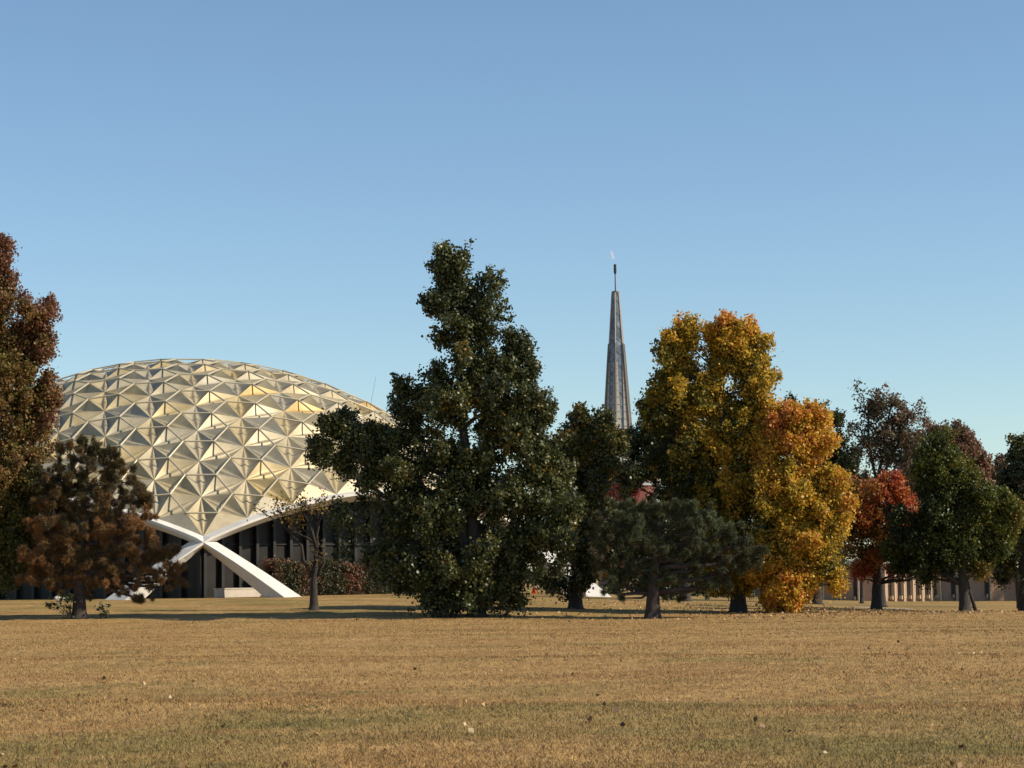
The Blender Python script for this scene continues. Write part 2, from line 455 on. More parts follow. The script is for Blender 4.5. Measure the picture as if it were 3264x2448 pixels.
    for sec in range(5):
        va, vb = Vd(sec), Vd(sec + 1)
        P = []
        for i in range(0, 37):
            t = i / 36; q = va * g(1 - t) + vb * g(t); p, nn = onsurf(q); P.append(p)
        along = (P[-1] - P[0]); along.z = 0; along.normalize()
        out = Vector((along.y, -along.x, 0)); 
        if out.dot(P[18] - C0) < 0: out = -out
        def leg(p, q, ex, turn=0.0):
            d = (p - q).normalized(); d = Matrix.Rotation(turn, 3, 'Z') @ d; dh = Vector((d.x, d.y, 0)).normalized(); sl_ = d.z / Vector((d.x, d.y, 0)).length
            zg = gzf(*(p + dh * ex).xy) - 0.35
            res = []
            for k in range(1, 11):
                s = ex * k / 10; m0 = 0.92 * (zg - p.z) / ex; lin = p.z + m0 * s
                c2 = (zg - p.z - m0 * ex) / ex ** 2
                res.append(Vector((p.x, p.y, 0)) + dh * s + Vector((0, 0, lin + c2 * s * s)))
            return res
        ex0, ex1 = (9.5 if sec == 1 else 5.6), 5.6
        L0 = leg(P[0], P[1], ex0, R(15) if sec == 1 else 0.0)[::-1]; L1 = leg(P[-1], P[-2], ex1)
        path = L0 + P + L1; nleg = len(L0); N_ = len(path)
        vs = []; L = 6
        for i, p in enumerate(path):
            if i < nleg: k = (nleg - i) / nleg
            elif i >= N_ - nleg: k = (i - (N_ - nleg) + 1) / nleg
            else: k = 0
            wo_ = 0.70 + 0.35 * k; wi = 0.42 + 0.35 * k; dp = 0.56 + 0.42 * k; tilt = 0.62 * (1 - k)
            arch = 1 - min(1, k * 2.5)
            up = 0.02
            vs += [p - out * wi + Vector((0, 0, up + 0.0)), p + out * (0.12 * arch) + Vector((0, 0, up)), p + out * wo_ + Vector((0, 0, up - 0.06 * arch - 0.02)),
                   p + out * wo_ + Vector((0, 0, up - 0.12 * arch - 0.10)), p + out * (wo_ - tilt) - Vector((0, 0, dp)), p - out * wi - Vector((0, 0, dp + 0.04))]
        fs = []
        for i in range(N_ - 1):
            for k in range(L): fs.append((i * L + k, i * L + (k + 1) % L, (i + 1) * L + (k + 1) % L, (i + 1) * L + k))
        fs.append(tuple(range(L))); fs.append(tuple((N_ - 1) * L + k for k in range(L)))
        mb = MB(); mb.add(vs, fs); o = mb.build('arch_beam', M['white'], root)
        bm = bmesh.new(); bm.from_mesh(o.data); bmesh.ops.recalc_face_normals(bm, faces=bm.faces); bm.to_mesh(o.data); bm.free()
        # wall under this arch
        A, _ = onsurf(va); B, _ = onsurf(vb)
        A2 = A - out * 0.75 + along * 0.55; B2 = B - out * 0.75 - along * 0.55; nb = 20
        wl = MB()
        tops = []
        for i in range(nb + 1):
            t = i / nb; q = va * g(1 - t) + vb * g(t); p, _ = onsurf(q)
            b = A2 * (1 - t) + B2 * t; tops.append((b, p.z - 0.30))
        v = []
        for b, z in tops: v += [Vector((b.x, b.y, -0.3)), Vector((b.x, b.y, z)), Vector((b.x, b.y, z)) - out * 0.2, Vector((b.x, b.y, -0.3)) - out * 0.2]
        f = []
        for i in range(nb):
            for k in range(4): f.append((i * 4 + k, i * 4 + (k + 1) % 4, i * 4 + 4 + (k + 1) % 4, i * 4 + 4 + k))
        f += [(0, 1, 2, 3), (nb * 4, nb * 4 + 3, nb * 4 + 2, nb * 4 + 1)]
        wl.add(v, f); wobj = wl.build('glass_wall', M['glazing'], root)
        rot = Matrix(((along.x, out.x, 0), (along.y, out.y, 0), (0, 0, 1)))
        for i in range(nb + 1):
            b, z = tops[i]
            mb = MB(); mb.box(Vector((b.x, b.y, (z - 0.3) / 2)) + out * 0.13, (0.2, 0.34, z + 0.28), rot)
            o = mb.build('mullion', M['dark'], wobj)
            o.parent = wobj; o.matrix_parent_inverse = wobj.matrix_parent_inverse.copy() @ Matrix.Identity(4)
            o.matrix_parent_inverse = Matrix.Identity(4)
        rail = MB(); mid = (A2 + B2) / 2
        # thin transom along the glazing
        rail.box(Vector((mid.x, mid.y, 3.9)) + out * 0.05, ((B2 - A2).length * 0.86, 0.09, 0.07), rot)
        o = rail.build('transom', M['dark'], wobj); o.matrix_parent_inverse = Matrix.Identity(4)
    # thin rods on the roof
    for xd, yd, lean in ((800, 845, 0.35), (833, 872, 0.3)):
        p = pix(xd, yd, 132 if lean else 139)
        mb = MB(); mb.tube([p - Vector((lean * 0.3, 0, 1.4)), p + Vector((lean, 0, 0.9))], [0.010, 0.006], 5)
        mb.build('antenna', M['dark'], root)
    # V1 corner position for neighbours
    return onsurf(Vd(0))[0], onsurf(Vd(1))[0], onsurf(Vd(4))[0]
V1, V2, V5 = build_dome()

def low_wall():
    al = (V2 - V1); al.z = 0; al.normalize(); out = Vector((al.y, -al.x, 0))
    a = V1 + al * 0.6 + out * 0.35; b = a + al * 7.0
    mb = MB(); mid = (a + b) / 2; g = gzf(a.x, a.y)
    rot = Matrix(((al.x, out.x, 0), (al.y, out.y, 0), (0, 0, 1)))
    mb.box((mid.x, mid.y, g + 0.1), (7.0, 0.3, 0.72), rot); mb.box((mid.x, mid.y, g + 0.49), (7.06, 0.36, 0.06), rot)
    o = mb.build('low_wall', M['conc']); tag(o, 'low pale concrete wall at the foot of the dome beside the crossed legs', 'wall')
low_wall()

# ------------------------------------------------------------------ tower
def build_tower():
    D = 400.0
    P = lambda x, y: pix(x, y, D)
    base = P(1338, 1255); base.z = 0
    root = thing('prayer_tower', 'slender grey faceted spire with a torch flame above the trees', 'tower', (base.x, base.y, 0))
    zt = P(1330, 632).z; z0 = P(1338, 1000).z; zf = P(1334, 783).z; zfin = P(1334, 743).z
    s = mpp(D)
    rt, rb = 8.4 * s, 36.0 * s          # corner radius at top and at z0
    def rad(z): return rb + (rt - rb) * (z - z0) / (zt - z0)
    ang = [-math.pi / 2 + R(-10 + 60 * k) for k in range(6)]
    # lean of the picture is the camera's; the tower stands upright
    cx, cy = base.x + 0.2, base.y
    def pt(k, z, r=1.0):
        a = ang[k % 6]; q = rad(z) * r; return Vector((cx + q * math.cos(a), cy + q * math.sin(a), z))
    glass = MB()
    glass.add([pt(k, z0 - 4, 0.93) for k in range(6)] + [pt(k, zt, 0.97) for k in range(6)],
              [(k, (k + 1) % 6, 6 + (k + 1) % 6, 6 + k) for k in range(6)] + [tuple(range(6, 12))])
    mg, t, p = new_mat('blue_lattice_glass')
    tc = N(t, 'ShaderNodeTexCoord'); w = N(t, 'ShaderNodeTexNoise', Scale=0.6, Detail=4.0)
    t.links.new(tc.outputs['Object'], w.inputs['Vector'])
    r = ramp(t, [(0.35, (0.07, 0.09, 0.11)), (0.6, (0.17, 0.21, 0.25)), (0.75, (0.30, 0.36, 0.42))], w.outputs['Fac'])
    t.links.new(r.outputs[0], p.inputs['Base Color']); p.inputs['Roughness'].default_value = 0.25
    glass.build('glass_core', mg, root)
    lat = MB()
    mlat = plain('bronze_lattice', (0.13, 0.12, 0.11), 0.5, 0.2)
    zs = np.linspace(z0, zt, 27)
    for k in range(6):
        for i in range(26):
            a, b = (pt(k, zs[i], 0.95), pt(k + 1, zs[i + 1], 0.95)) if i % 2 else (pt(k + 1, zs[i], 0.95), pt(k, zs[i + 1], 0.95))
            lat.tube([a, b], [0.06, 0.06], 4)
    lat.build('lattice', mlat, root)
    mp = plain('tan_tower_panel', (0.34, 0.32, 0.28), 0.7, 0.08, 0.5)
    mrib = plain('tower_rib', (0.16, 0.14, 0.125), 0.6, 0.1)
    mpale = plain('pale_tower_rib', (0.40, 0.36, 0.32), 0.6, 0.05)
    for k in range(6):
        rib = MB(); rib.tube([pt(k, z0 - 4, 1.03), pt(k, zf, 1.06), pt(k, zfin, 1.10)], [0.26, 0.2, 0.13], 5); rib.build('rib', mrib, root)
        rib = MB(); rib.tube([pt(k, zfin - 1.5, 1.0), pt(k, zt, 1.02)], [0.13, 0.10], 5); rib.build('upper_rib', mpale, root)
        for sgn in (1, -1):
            pan = MB(); nT = 17
            zz = np.linspace(z0 - 4, zf, nT + 1)
            for i in range(nT):
                q = []
                za, zb = zz[i] + 0.05, zz[i + 1] - 0.05
                def wd(z): return 0.10 + 0.36 * (1 - (z - z0) / (zf - z0))
                for z in (za, zb):
                    c0, c1 = pt(k, z, 1.0), pt(k + sgn, z, 1.0); d = c1 - c0
                    f0 = 0.18 / max(d.length, 0.3)
                    q.append((c0 + d * f0, c0 + d * min(0.49, f0 + wd(z))))
                n_ = Vector((math.cos((ang[k % 6] + ang[(k + sgn) % 6]) / 2), math.sin((ang[k % 6] + ang[(k + sgn) % 6]) / 2), 0))
                mid_ = (pt(k, za) + pt(k + sgn, za)) / 2 - Vector((cx, cy, za)); n_ = mid_.normalized()
                o = [q[0][0], q[0][1], q[1][1], q[1][0]]
                v = [x + n_ * 0.05 for x in o] + [x - n_ * 0.15 for x in o]
                pan.add(v, [(0, 1, 2, 3), (4, 7, 6, 5), (0, 4, 5, 1), (1, 5, 6, 2), (2, 6, 7, 3), (3, 7, 4, 0)])
            pan.build('cladding_panel', mp, root)
    cap = MB(); cap.tube([Vector((cx, cy, zt - 0.1)), Vector((cx, cy, zt + 0.25))], [rt * 1.03, rt * 0.98], 6); cap.build('cap', mrib, root)
    zm = P(1330, 590).z; ze = P(1330, 571).z
    mast = MB(); mast.tube([Vector((cx, cy, zt)), Vector((cx, cy, zm))], [0.13, 0.09], 8); mast.build('mast', plain('mast_metal', (0.10, 0.06, 0.05), 0.5), root)
    tr = MB(); zz = np.linspace(zm - 0.25, ze, 8); tr.tube([Vector((cx, cy, z)) for z in zz], [0.12, 0.22, 0.27, 0.25, 0.29, 0.22, 0.27, 0.24], 10); tr.build('torch_head', M['dark'], root)
    fl = MB(); zq = np.linspace(P(1327, 562).z, P(1324, 541).z, 11)
    pts = [Vector((cx - 0.15 - 0.45 * i / 10 + 0.12 * math.sin(i * 1.7), cy, z)) for i, z in enumerate(zq)]
    fl.tube(pts, [0.03, 0.10, 0.20, 0.27, 0.22, 0.16, 0.22, 0.26, 0.18, 0.10, 0.02], 8)
    mf, t, p = new_mat('gas_flame')
    em = N(t, 'ShaderNodeEmission'); em.inputs[0].default_value = (1.0, 0.72, 0.62, 1); em.inputs[1].default_value = 0.95
    tp = N(t, 'ShaderNodeBsdfTransparent'); mx = N(t, 'ShaderNodeMixShader')
    tc = N(t, 'ShaderNodeTexCoord'); nz = N(t, 'ShaderNodeTexNoise', Scale=1.1); t.links.new(tc.outputs['Object'], nz.inputs['Vector'])
    rr = ramp(t, [(0.4, (0.0,) * 3), (0.7, (0.4,) * 3)], nz.outputs['Fac'])
    t.links.new(rr.outputs[0], mx.inputs[0]); t.links.new(tp.outputs[0], mx.inputs[1]); t.links.new(em.outputs[0], mx.inputs[2]); t.links.new(mx.outputs[0], t.nodes['Material Output'].inputs[0])
    fl.build('flame', mf, root, True)
    # shaft and observation deck
    sh = MB(); sh.tube([Vector((cx, cy, 0)), Vector((cx, cy, z0 - 2))], [4.2, 4.2], 12); sh.build('shaft', plain('shaft_concrete', (0.20, 0.13, 0.10), 0.8), root)
    zr = P(1338, 1004).z; zb = P(1338, 1048).z; zl = P(1338, 1075).z
    dk = MB(); rd = 8.0
    ring = lambda r, z, n=12: [Vector((cx + r * math.cos(2 * math.pi * k / n + 0.2), cy + r * math.sin(2 * math.pi * k / n + 0.2), z)) for k in range(n)]
    def band(mb, r0, z0_, r1, z1, n=12):
        a, b = ring(r0, z0_, n), ring(r1, z1, n)
        mb.add(a + b, [(k, (k + 1) % n, n + (k + 1) % n, n + k) for k in range(n)])
    mo = plain('amber_glazing', (0.36, 0.16, 0.06), 0.4, 0.3, 0.3)
    band(dk, rd * 0.93, zb, rd * 0.98, zr); dk.build('deck_glazing', mo, root)
    rf = MB(); band(rf, rd, zr - 0.3, rd * 1.05, zr + 0.3); band(rf, rd * 1.05, zr + 0.3, 4.0, z0 + 0.6); rf.build('deck_roof', M['flash'], root)
    fl2 = MB(); band(fl2, rd * 1.0, zb - 0.35, rd * 1.0, zb + 0.35); fl2.build('deck_rim', plain('deck_rim_grey', (0.36, 0.37, 0.38), 0.6), root)
    un = MB(); band(un, 5.0, zl - 8, rd * 0.97, zb - 0.35); un.build('deck_underside', plain('red_brown_cladding', (0.22, 0.085, 0.065), 0.7), root)
    for k in range(12):
        a = ring(rd * 1.01, zb + 0.2)[k]; b = ring(rd * 1.06, zr)[k]; c = ring(rd * 1.06, zr)[(k + 1) % 12]
        q = a.lerp(ring(rd * 1.01, zb + 0.2)[(k + 1) % 12], 0.3); 
        st = MB(); st.tube([b, q], [0.16, 0.16], 5); st.build('deck_strut', M['white'], root)
        q = a.lerp(ring(rd * 1.01, zb + 0.2)[(k + 1) % 12], 0.7)
        st = MB(); st.tube([c, q], [0.16, 0.16], 5); st.build('deck_strut', M['white'], root)
build_tower()

# ------------------------------------------------------------------ brick building on the right
def build_brick():
    D = 185.0
    c = pix(2795 * K, 1255, D); gl = -0.75
    root = thing('brick_building', 'low tan brick building with narrow pale pilasters behind the right hand trees', 'building', (c.x, c.y, gl))
    H = 3.5
    def wing(p0, d, L, step, off, name):
        d = Vector(d).normalized(); out = Vector((d.y, -d.x, 0)); rot = Matrix(((d.x, out.x, 0), (d.y, out.y, 0), (0, 0, 1)))
        mid = p0 + d * L / 2 - out * 0.2
        mb = MB(); mb.box((mid.x, mid.y, gl + H / 2), (L, 0.4, H), rot); mb.build('wall', M['brick'], root)
        mb = MB(); m2 = mid - out * 2.2; mb.box((m2.x, m2.y, gl + H + 0.16), (L + 0.2, 5.6, 0.32), rot); mb.build('roof_slab', M['roofgrey'] if name else M['conc'], root)
        x = off
        while x < L:
            q = p0 + d * x + out * 0.2; PIL = M['pilaster']
            mb = MB(); mb.box((q.x, q.y, gl + H / 2 - 0.02), (0.13, 0.42, H - 0.04), rot)
            mb.box((q.x - d.x * 0.28, q.y - d.y * 0.28, gl + 0.6), (0.14, 0.30, 0.30), rot)
            mb.build('pilaster', PIL, root)
            q2 = q - d * 0.27; mb = MB(); mb.box((q2.x - out.x * 0.18, q2.y - out.y * 0.18, gl + H / 2 + 0.3), (0.30, 0.1, H - 0.7), rot); mb.build('dark_slit', M['dark'], root); x += step  # narrow dark strip left of each pilaster
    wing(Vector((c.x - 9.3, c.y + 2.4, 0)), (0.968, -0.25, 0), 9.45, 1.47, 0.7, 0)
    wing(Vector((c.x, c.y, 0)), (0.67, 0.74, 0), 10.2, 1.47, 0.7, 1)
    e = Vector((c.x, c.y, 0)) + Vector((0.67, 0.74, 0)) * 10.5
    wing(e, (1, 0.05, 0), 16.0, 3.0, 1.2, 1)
build_brick()

# ------------------------------------------------------------------ plants
def boughs(blobs, rs):
    out = []
    for b in blobs:
        b = list(b) + [None] * (7 - len(b)); x, y, rx, ry = b[:4]
        t = b[6] or 0.0; dz = b[5] or 0.0
        k = 0.80 if min(rx, ry) > 16 else 1.0
        out.append((x, y, rx * k, ry * k, b[4], dz, t))
        if min(rx, ry) > 16:
            for q in range(int((rx + ry) / 8)):
                a = rs.random() * 2 * math.pi; e = 0.72 + 0.32 * rs.random()
                r = min(rx, ry) * (0.11 + 0.17 * rs.random())
                up = 1.35 if math.sin(a) > 0 else 1.0
                dep = rs.normal(0, 0.45) * math.sqrt(rx * ry) * 0.022
                out.append((x + math.cos(a) * rx * e, y - math.sin(a) * ry * e, r * (0.8 + 0.5 * rs.random()), r * up, None, dz + dep, t + rs.normal(0, 0.07)))
    return out
def clump_points(blobs, D, n, rs, depth=0.85, shell=0.42, per=10, slen=1.5, rise=0.55, rim=True):
    """twig origins and directions sampled in the blobs (photo pixels scaled at D)"""
    blobs = boughs(blobs, rs) if rim else blobs
    s = mpp(D); A = np.array([b[2] * b[3] for b in blobs], float) ** 0.85; A /= A.sum()
    idx = rs.choice(len(blobs), n, p=A)
    cen = np.array([list(pix(b[0], b[1], D)) for b in blobs])
    rad = np.array([(b[2] * s, (b[4] if len(b) > 4 and b[4] else depth * math.sqrt(b[2] * b[3])) * s, b[3] * s) for b in blobs])
    dz = np.array([b[5] if len(b) > 5 and b[5] is not None else 0.0 for b in blobs])
    tb = np.array([b[6] if len(b) > 6 else 0.0 for b in blobs])
    cen[:, 1] += dz
    # leafy sprays first: each is a branch end that points out and up, then twigs along it
    m = max(len(blobs) * 2, n // per)
    sb = rs.choice(len(blobs), m, p=A); sb[:len(blobs)] = np.arange(len(blobs))
    su = rs.normal(0, 1, (m, 3)); su /= np.linalg.norm(su, axis=1)[:, None]
    sr = rs.random(m) ** shell
    sc = cen[sb] + su * sr[:, None] * rad[sb] * 0.84
    sd = su * 0.8 + np.array([0, 0, rise]) + rs.normal(0, 0.3, (m, 3)); sd /= np.linalg.norm(sd, axis=1)[:, None]
    sl_ = slen * (0.5 + 0.9 * rs.random(m)) * np.clip(rad[sb].min(1) / 0.9, 0.35, 1.3)
    pick = rs.integers(0, m, n); idx = sb[pick]
    t = rs.random(n) - 0.35
    wv = (0.16 * sl_[pick] * (1.05 - 0.8 * np.clip(t + 0.35, 0, 1)))[:, None]
    P = sc[pick] + sd[pick] * (sl_[pick] * t)[:, None] + rs.normal(0, 1, (n, 3)) * wv * np.array([1, 1, 0.8])
    rel = (P - cen[idx]) / rad[idx]; q = np.linalg.norm(rel, axis=1); lim = 0.80 + 0.30 * rs.random(n)
    P = np.where((q > lim)[:, None], cen[idx] + rel * (lim / (q + 1e-9))[:, None] * rad[idx], P)
    u = sd[pick] * 0.7 + rs.normal(0, 0.4, (n, 3)); u /= np.linalg.norm(u, axis=1)[:, None]
    return P, u, tb[idx] + 0.0 * t + rs.normal(0, 0.09, m)[pick], cen, idx
def vnoise(P, sc, seed=0):
    return np.array([noise.noise(Vector((p[0] * sc + seed, p[1] * sc, p[2] * sc))) for p in P])

def limb_set(mb, base, cen, trunk_pts, tr, rs, origins=None, thin=0.03, seg=7, ntw=0, clear=0.2, slope=0.6):
    """trunk, one limb to each crown part, twigs to some leaf clumps"""
    T = [Vector(p) for p in trunk_pts]; n = len(T)
    # resample the trunk with gentle wander
    pts = []; rad = []
    L = 14
    for i in range(L + 1):
        t = i / L * (n - 1); k = min(int(t), n - 2); p = T[k].lerp(T[k + 1], t - k)
        w = 0.22 * tr * (i / L)
        pts.append(p + Vector((rs.normal(0, w), rs.normal(0, w), 0)) * (0 if i < 2 else 1))
        rad.append(tr * (1 - 0.86 * i / L) * (1.28 if i == 0 else 1.06 if i == 1 else 1))
    mb.tube([pts[0], pts[0].lerp(pts[1], 0.22)] + pts[1:], [tr * 1.75, tr * 1.18] + rad[1:], 10)
    ends = []
    for c in cen:
        c = Vector(c)
        # leave the trunk below the part it feeds
        zt = max(c.z - slope * math.hypot(c.x - T[0].x, c.y - T[0].y) - 0.3, pts[0].z + clear * (pts[-1].z - pts[0].z))
        k = min(range(1, L + 1), key=lambda i: abs(pts[i].z - zt))
        a = pts[k]; mid = a.lerp(c, 0.55) + Vector((rs.normal(0, 0.15), rs.normal(0, 0.15), -0.12 * (c - a).length * 0.5))
        r0 = min(rad[k] * 0.62, 0.035 * (c - a).length + 0.03)
        mb.tube([a, a.lerp(mid, 0.5) + Vector((0, 0, 0.05)), mid, c], [r0, r0 * 0.8, r0 * 0.55, thin * 0.6], seg)
        ends.append((a, mid, c))
    if origins is not None and ntw:
        C = np.array([list(e[2]) for e in ends])
        for j in rs.choice(len(origins), min(ntw, len(origins)), replace=False):
            o = origins[j]; k = int(np.argmin(((C - o) ** 2).sum(1))); a, m_, c = ends[k]
            st = m_.lerp(c, float(rs.random())); o = Vector(o)
            md = st.lerp(o, 0.5) + Vector((rs.normal(0, 0.08), rs.normal(0, 0.08), rs.normal(0, 0.08)))
            mb.tube([st, md, o], [thin * 0.8, thin * 0.55, thin * 0.25], 4, False)

def broadleaf(name, label, base, D, blobs, ncl, nleaf, size, mat, trunk, tr, seed, tint=(0.5, 0.25, 0.18), group=None, spray=(0.66, 0.18), up=0.55, cat='tree', bark='bark', ntw=160, depth=0.85, shell=0.42, ygrad=None, stems=None, droop=0.5, dens=1.4):
    rs = np.random.default_rng(seed); noise.seed_set(seed + 1)
    bp = pix(base[0], base[1], D); bp.z = gzf(bp.x, D) - 0.05
    root = thing(name, label, cat, bp, group)
    ncl = int(ncl * dens); O, U, tb, cen, idx = clump_points(blobs, D, ncl, rs, depth, shell)
    d = U * 0.75 + np.array([0, 0, up]) + rs.normal(0, 0.45, (ncl, 3)); d /= np.linalg.norm(d, axis=1)[:, None]
    L = spray[0] * (0.5 + 0.9 * rs.random(ncl))
    cn = vnoise(O, 0.42, seed * 3.1)
    ct = tint[0] + tb + tint[1] * cn + rs.normal(0, tint[2] * 0.5, ncl)
    if ygrad:
        ct = ct + ygrad[1] * np.clip((O[:, 2] - ygrad[0]) / 8.0, -1, 1)
    nl = np.maximum(3, (2.0 * nleaf * (0.55 + 0.9 * rs.random(ncl)) * (1 + 0.7 * cn))).astype(int)
    rep = np.repeat(np.arange(ncl), nl); n = len(rep)
    t = rs.random(n) ** 0.8
    c = O[rep] + d[rep] * (L[rep] * (t - 0.25))[:, None] + rs.normal(0, 1, (n, 3)) * (spray[1] * (1.15 - 0.75 * t))[:, None]
    g = gz(c[:, 0], c[:, 1]) + 0.03; keep = c[:, 2] > g; c = c[keep]; rep = rep[keep]
    Q = leaf_quads(c, size * 0.68, rs, droop, 0.3)
    tt = np.clip(ct[rep] + rs.normal(0, tint[2], len(rep)), 0, 1)
    mb = MB()
    tp = [bp] + [pix(x, y, D) for x, y in trunk]
    limb_set(mb, bp, [list(pix(b[0], b[1], D)) for b in blobs], tp, tr, rs, O, 0.035 if tr > 0.15 else 0.02, 6, ntw)
    if stems:
        for st in stems:
            q = [pix(x, y, D) for x, y in st]; mb.tube(q, [0.09 * (1 - 0.6 * i / len(q)) for i in range(len(q))], 6)
    mb.build('trunk', M[bark], root, True)
    mesh_np('crown', Q, 4, mat, root, tt)
    return root

def pine(name, label, base, D, blobs, ntuft, nneed, nlen, mat, trunk, tr, seed, tint=(0.5, 0.25, 0.15), group=None, ygrad=None, ntw=260, depth=0.9, shell=0.5, width=0.022, up=0.6):
    rs = np.random.default_rng(seed); noise.seed_set(seed + 1)
    bp = pix(base[0], base[1], D); bp.z = gzf(bp.x, D) - 0.05
    root = thing(name, label, 'pine tree', bp, group)
    ntuft = int(ntuft * 1.5); O, U, tb, cen, idx = clump_points(blobs, D, ntuft, rs, depth, shell, 10, 0.95, 0.35)
    d = U * 0.7 + np.array([0, 0, up]) + rs.normal(0, 0.35, (ntuft, 3)); d /= np.linalg.norm(d, axis=1)[:, None]
    ct = tint[0] + tb + tint[1] * vnoise(O, 0.5, seed) + rs.normal(0, tint[2], ntuft)
    if ygrad: ct = ct + ygrad[1] * np.clip((O[:, 2] - ygrad[0]) / 3.0, -1, 1)
    n = ntuft * nneed; rep = np.repeat(np.arange(ntuft), nneed)
    tw = 0.22 * (rs.random(n) - 0.5)
    c = O[rep] + d[rep] * tw[:, None]
    v = rs.normal(0, 1, (n, 3)); v /= np.linalg.norm(v, axis=1)[:, None]
    v = v * 0.95 + d[rep] * 0.55; v /= np.linalg.norm(v, axis=1)[:, None]
    ln = nlen * (0.7 + 0.6 * rs.random(n))
    b = np.cross(v, rs.normal(0, 1, (n, 3))); b /= np.linalg.norm(b, axis=1)[:, None] + 1e-9
    w = 0.7 * width * (0.7 + 0.6 * rs.random(n))
    P = np.stack([c - b * (w / 2)[:, None], c + b * (w / 2)[:, None], c + v * ln[:, None]], 1)
    tt = np.clip(ct[rep] + rs.normal(0, 0.10, n), 0, 1)
    mb = MB(); tp = [bp] + [pix(x, y, D) for x, y in trunk]
    limb_set(mb, bp, [list(pix(b[0], b[1], D)) for b in blobs], tp, tr, rs, O, 0.03, 6, ntw, 0.26, 0.12)
    mb.build('trunk', M['pinebark'], root, True)
    mesh_np('crown', P, 3, mat, root, tt)
    return root

GREEN = leaf_mat('dark_green_leaf', [(0.0, (0.030, 0.036, 0.014)), (0.4, (0.075, 0.088, 0.028)), (0.72, (0.15, 0.150, 0.045)), (0.9, (0.30, 0.22, 0.05)), (1.0, (0.40, 0.20, 0.04))], 0.25, 0.42, 0.45)
YELLOW = leaf_mat('yellow_leaf', [(0.0, (0.045, 0.055, 0.018)), (0.2, (0.16, 0.145, 0.027)), (0.42, (0.48, 0.34, 0.040)), (0.66, (0.72, 0.45, 0.050)), (0.86, (0.70, 0.31, 0.065)), (1.0, (0.56, 0.21, 0.07))], 0.42, 0.5)
RED = leaf_mat('red_leaf', [(0.0, (0.055, 0.050, 0.018)), (0.3, (0.30, 0.17, 0.03)), (0.55, (0.50, 0.19, 0.04)), (0.8, (0.52, 0.12, 0.04)), (1.0, (0.42, 0.07, 0.04))], 0.35, 0.5)
RUSSET = leaf_mat('russet_leaf', [(0.0, (0.085, 0.095, 0.022)), (0.35, (0.17, 0.135, 0.032)), (0.65, (0.22, 0.12, 0.040)), (1.0, (0.21, 0.090, 0.055))], 0.3, 0.5)
MAPLE = leaf_mat('green_maple_leaf', [(0.0, (0.024, 0.032, 0.011)), (0.45, (0.065, 0.083, 0.018)), (0.8, (0.16, 0.17, 0.026)), (1.0, (0.26, 0.15, 0.035))], 0.35, 0.5)
DULL = leaf_mat('dull_brown_leaf', [(0.0, (0.055, 0.060, 0.028)), (0.5, (0.135, 0.105, 0.06)), (1.0, (0.27, 0.14, 0.085))], 0.28, 0.5)
CRIMSON = leaf_mat('crimson_leaf', [(0.0, (0.15, 0.02, 0.025)), (1.0, (0.36, 0.05, 0.05))], 0.3, 0.5)
HEDGE = leaf_mat('hedge_leaf', [(0.0, (0.042, 0.053, 0.025)), (0.45, (0.091, 0.087, 0.042)), (0.8, (0.238, 0.084, 0.056)), (1.0, (0.294, 0.126, 0.084))], 0.2, 0.5, 0.3)
PINEBROWN = leaf_mat('brown_needle', [(0.0, (0.050, 0.048, 0.019)), (0.35, (0.105, 0.078, 0.028)), (0.7, (0.235, 0.120, 0.045)), (1.0, (0.43, 0.21, 0.075))], 0.12, 0.5)
PINEGREEN = leaf_mat('green_needle', [(0.0, (0.085, 0.055, 0.030)), (0.3, (0.062, 0.058, 0.026)), (0.6, (0.076, 0.096, 0.040)), (1.0, (0.17, 0.20, 0.095))], 0.12, 0.5)

# big dark sweetgum in the middle
broadleaf('sweetgum_tree', 'tall dark green sweetgum with a leaning twin top, right of the dome', (1030, 1336), 91.8,
    [(958, 585, 20, 40), (997, 566, 12, 30), (986, 612, 24, 34), (926, 622, 22, 13), (962, 645, 34, 36), (1050, 622, 24, 24), (1068, 605, 12, 14), (1005, 690, 50, 60), (1050, 680, 40, 50), (965, 712, 28, 28), (1040, 760, 72, 60), (1120, 752, 20, 30), (1135, 808, 34, 24), (1010, 830, 85, 60), (945, 855, 40, 55),
     (872, 838, 12, 30), (880, 880, 26, 24), (1090, 850, 60, 60), (1165, 898, 28, 26), (1130, 920, 60, 60), (850, 925, 50, 40), (757, 905, 16, 26), (735, 945, 48, 32), (700, 975, 22, 26), (742, 1005, 20, 26), (800, 960, 50, 40), (860, 990, 70, 50), (1000, 930, 110, 80), (1070, 1010, 120, 80), (940, 1050, 110, 80), (1180, 1010, 45, 60),
     (845, 1080, 70, 60), (800, 1150, 78, 65), (900, 1170, 100, 90), (1040, 1130, 120, 90), (1160, 1110, 80, 90), (1205, 1120, 40, 70), (860, 1235, 60, 50), (960, 1250, 80, 70), (1080, 1230, 80, 60), (1170, 1200, 60, 60), (985, 1300, 50, 30), (930, 1300, 30, 18), (1075, 1285, 40, 26), (1132, 1292, 14, 18), (1110, 1262, 40, 20)],
    2500, 33, 0.165, GREEN, [(1028, 1240), (1015, 1080), (1000, 900), (985, 720), (970, 560)], 0.36, 21, (0.37, 0.24, 0.14), ntw=150)

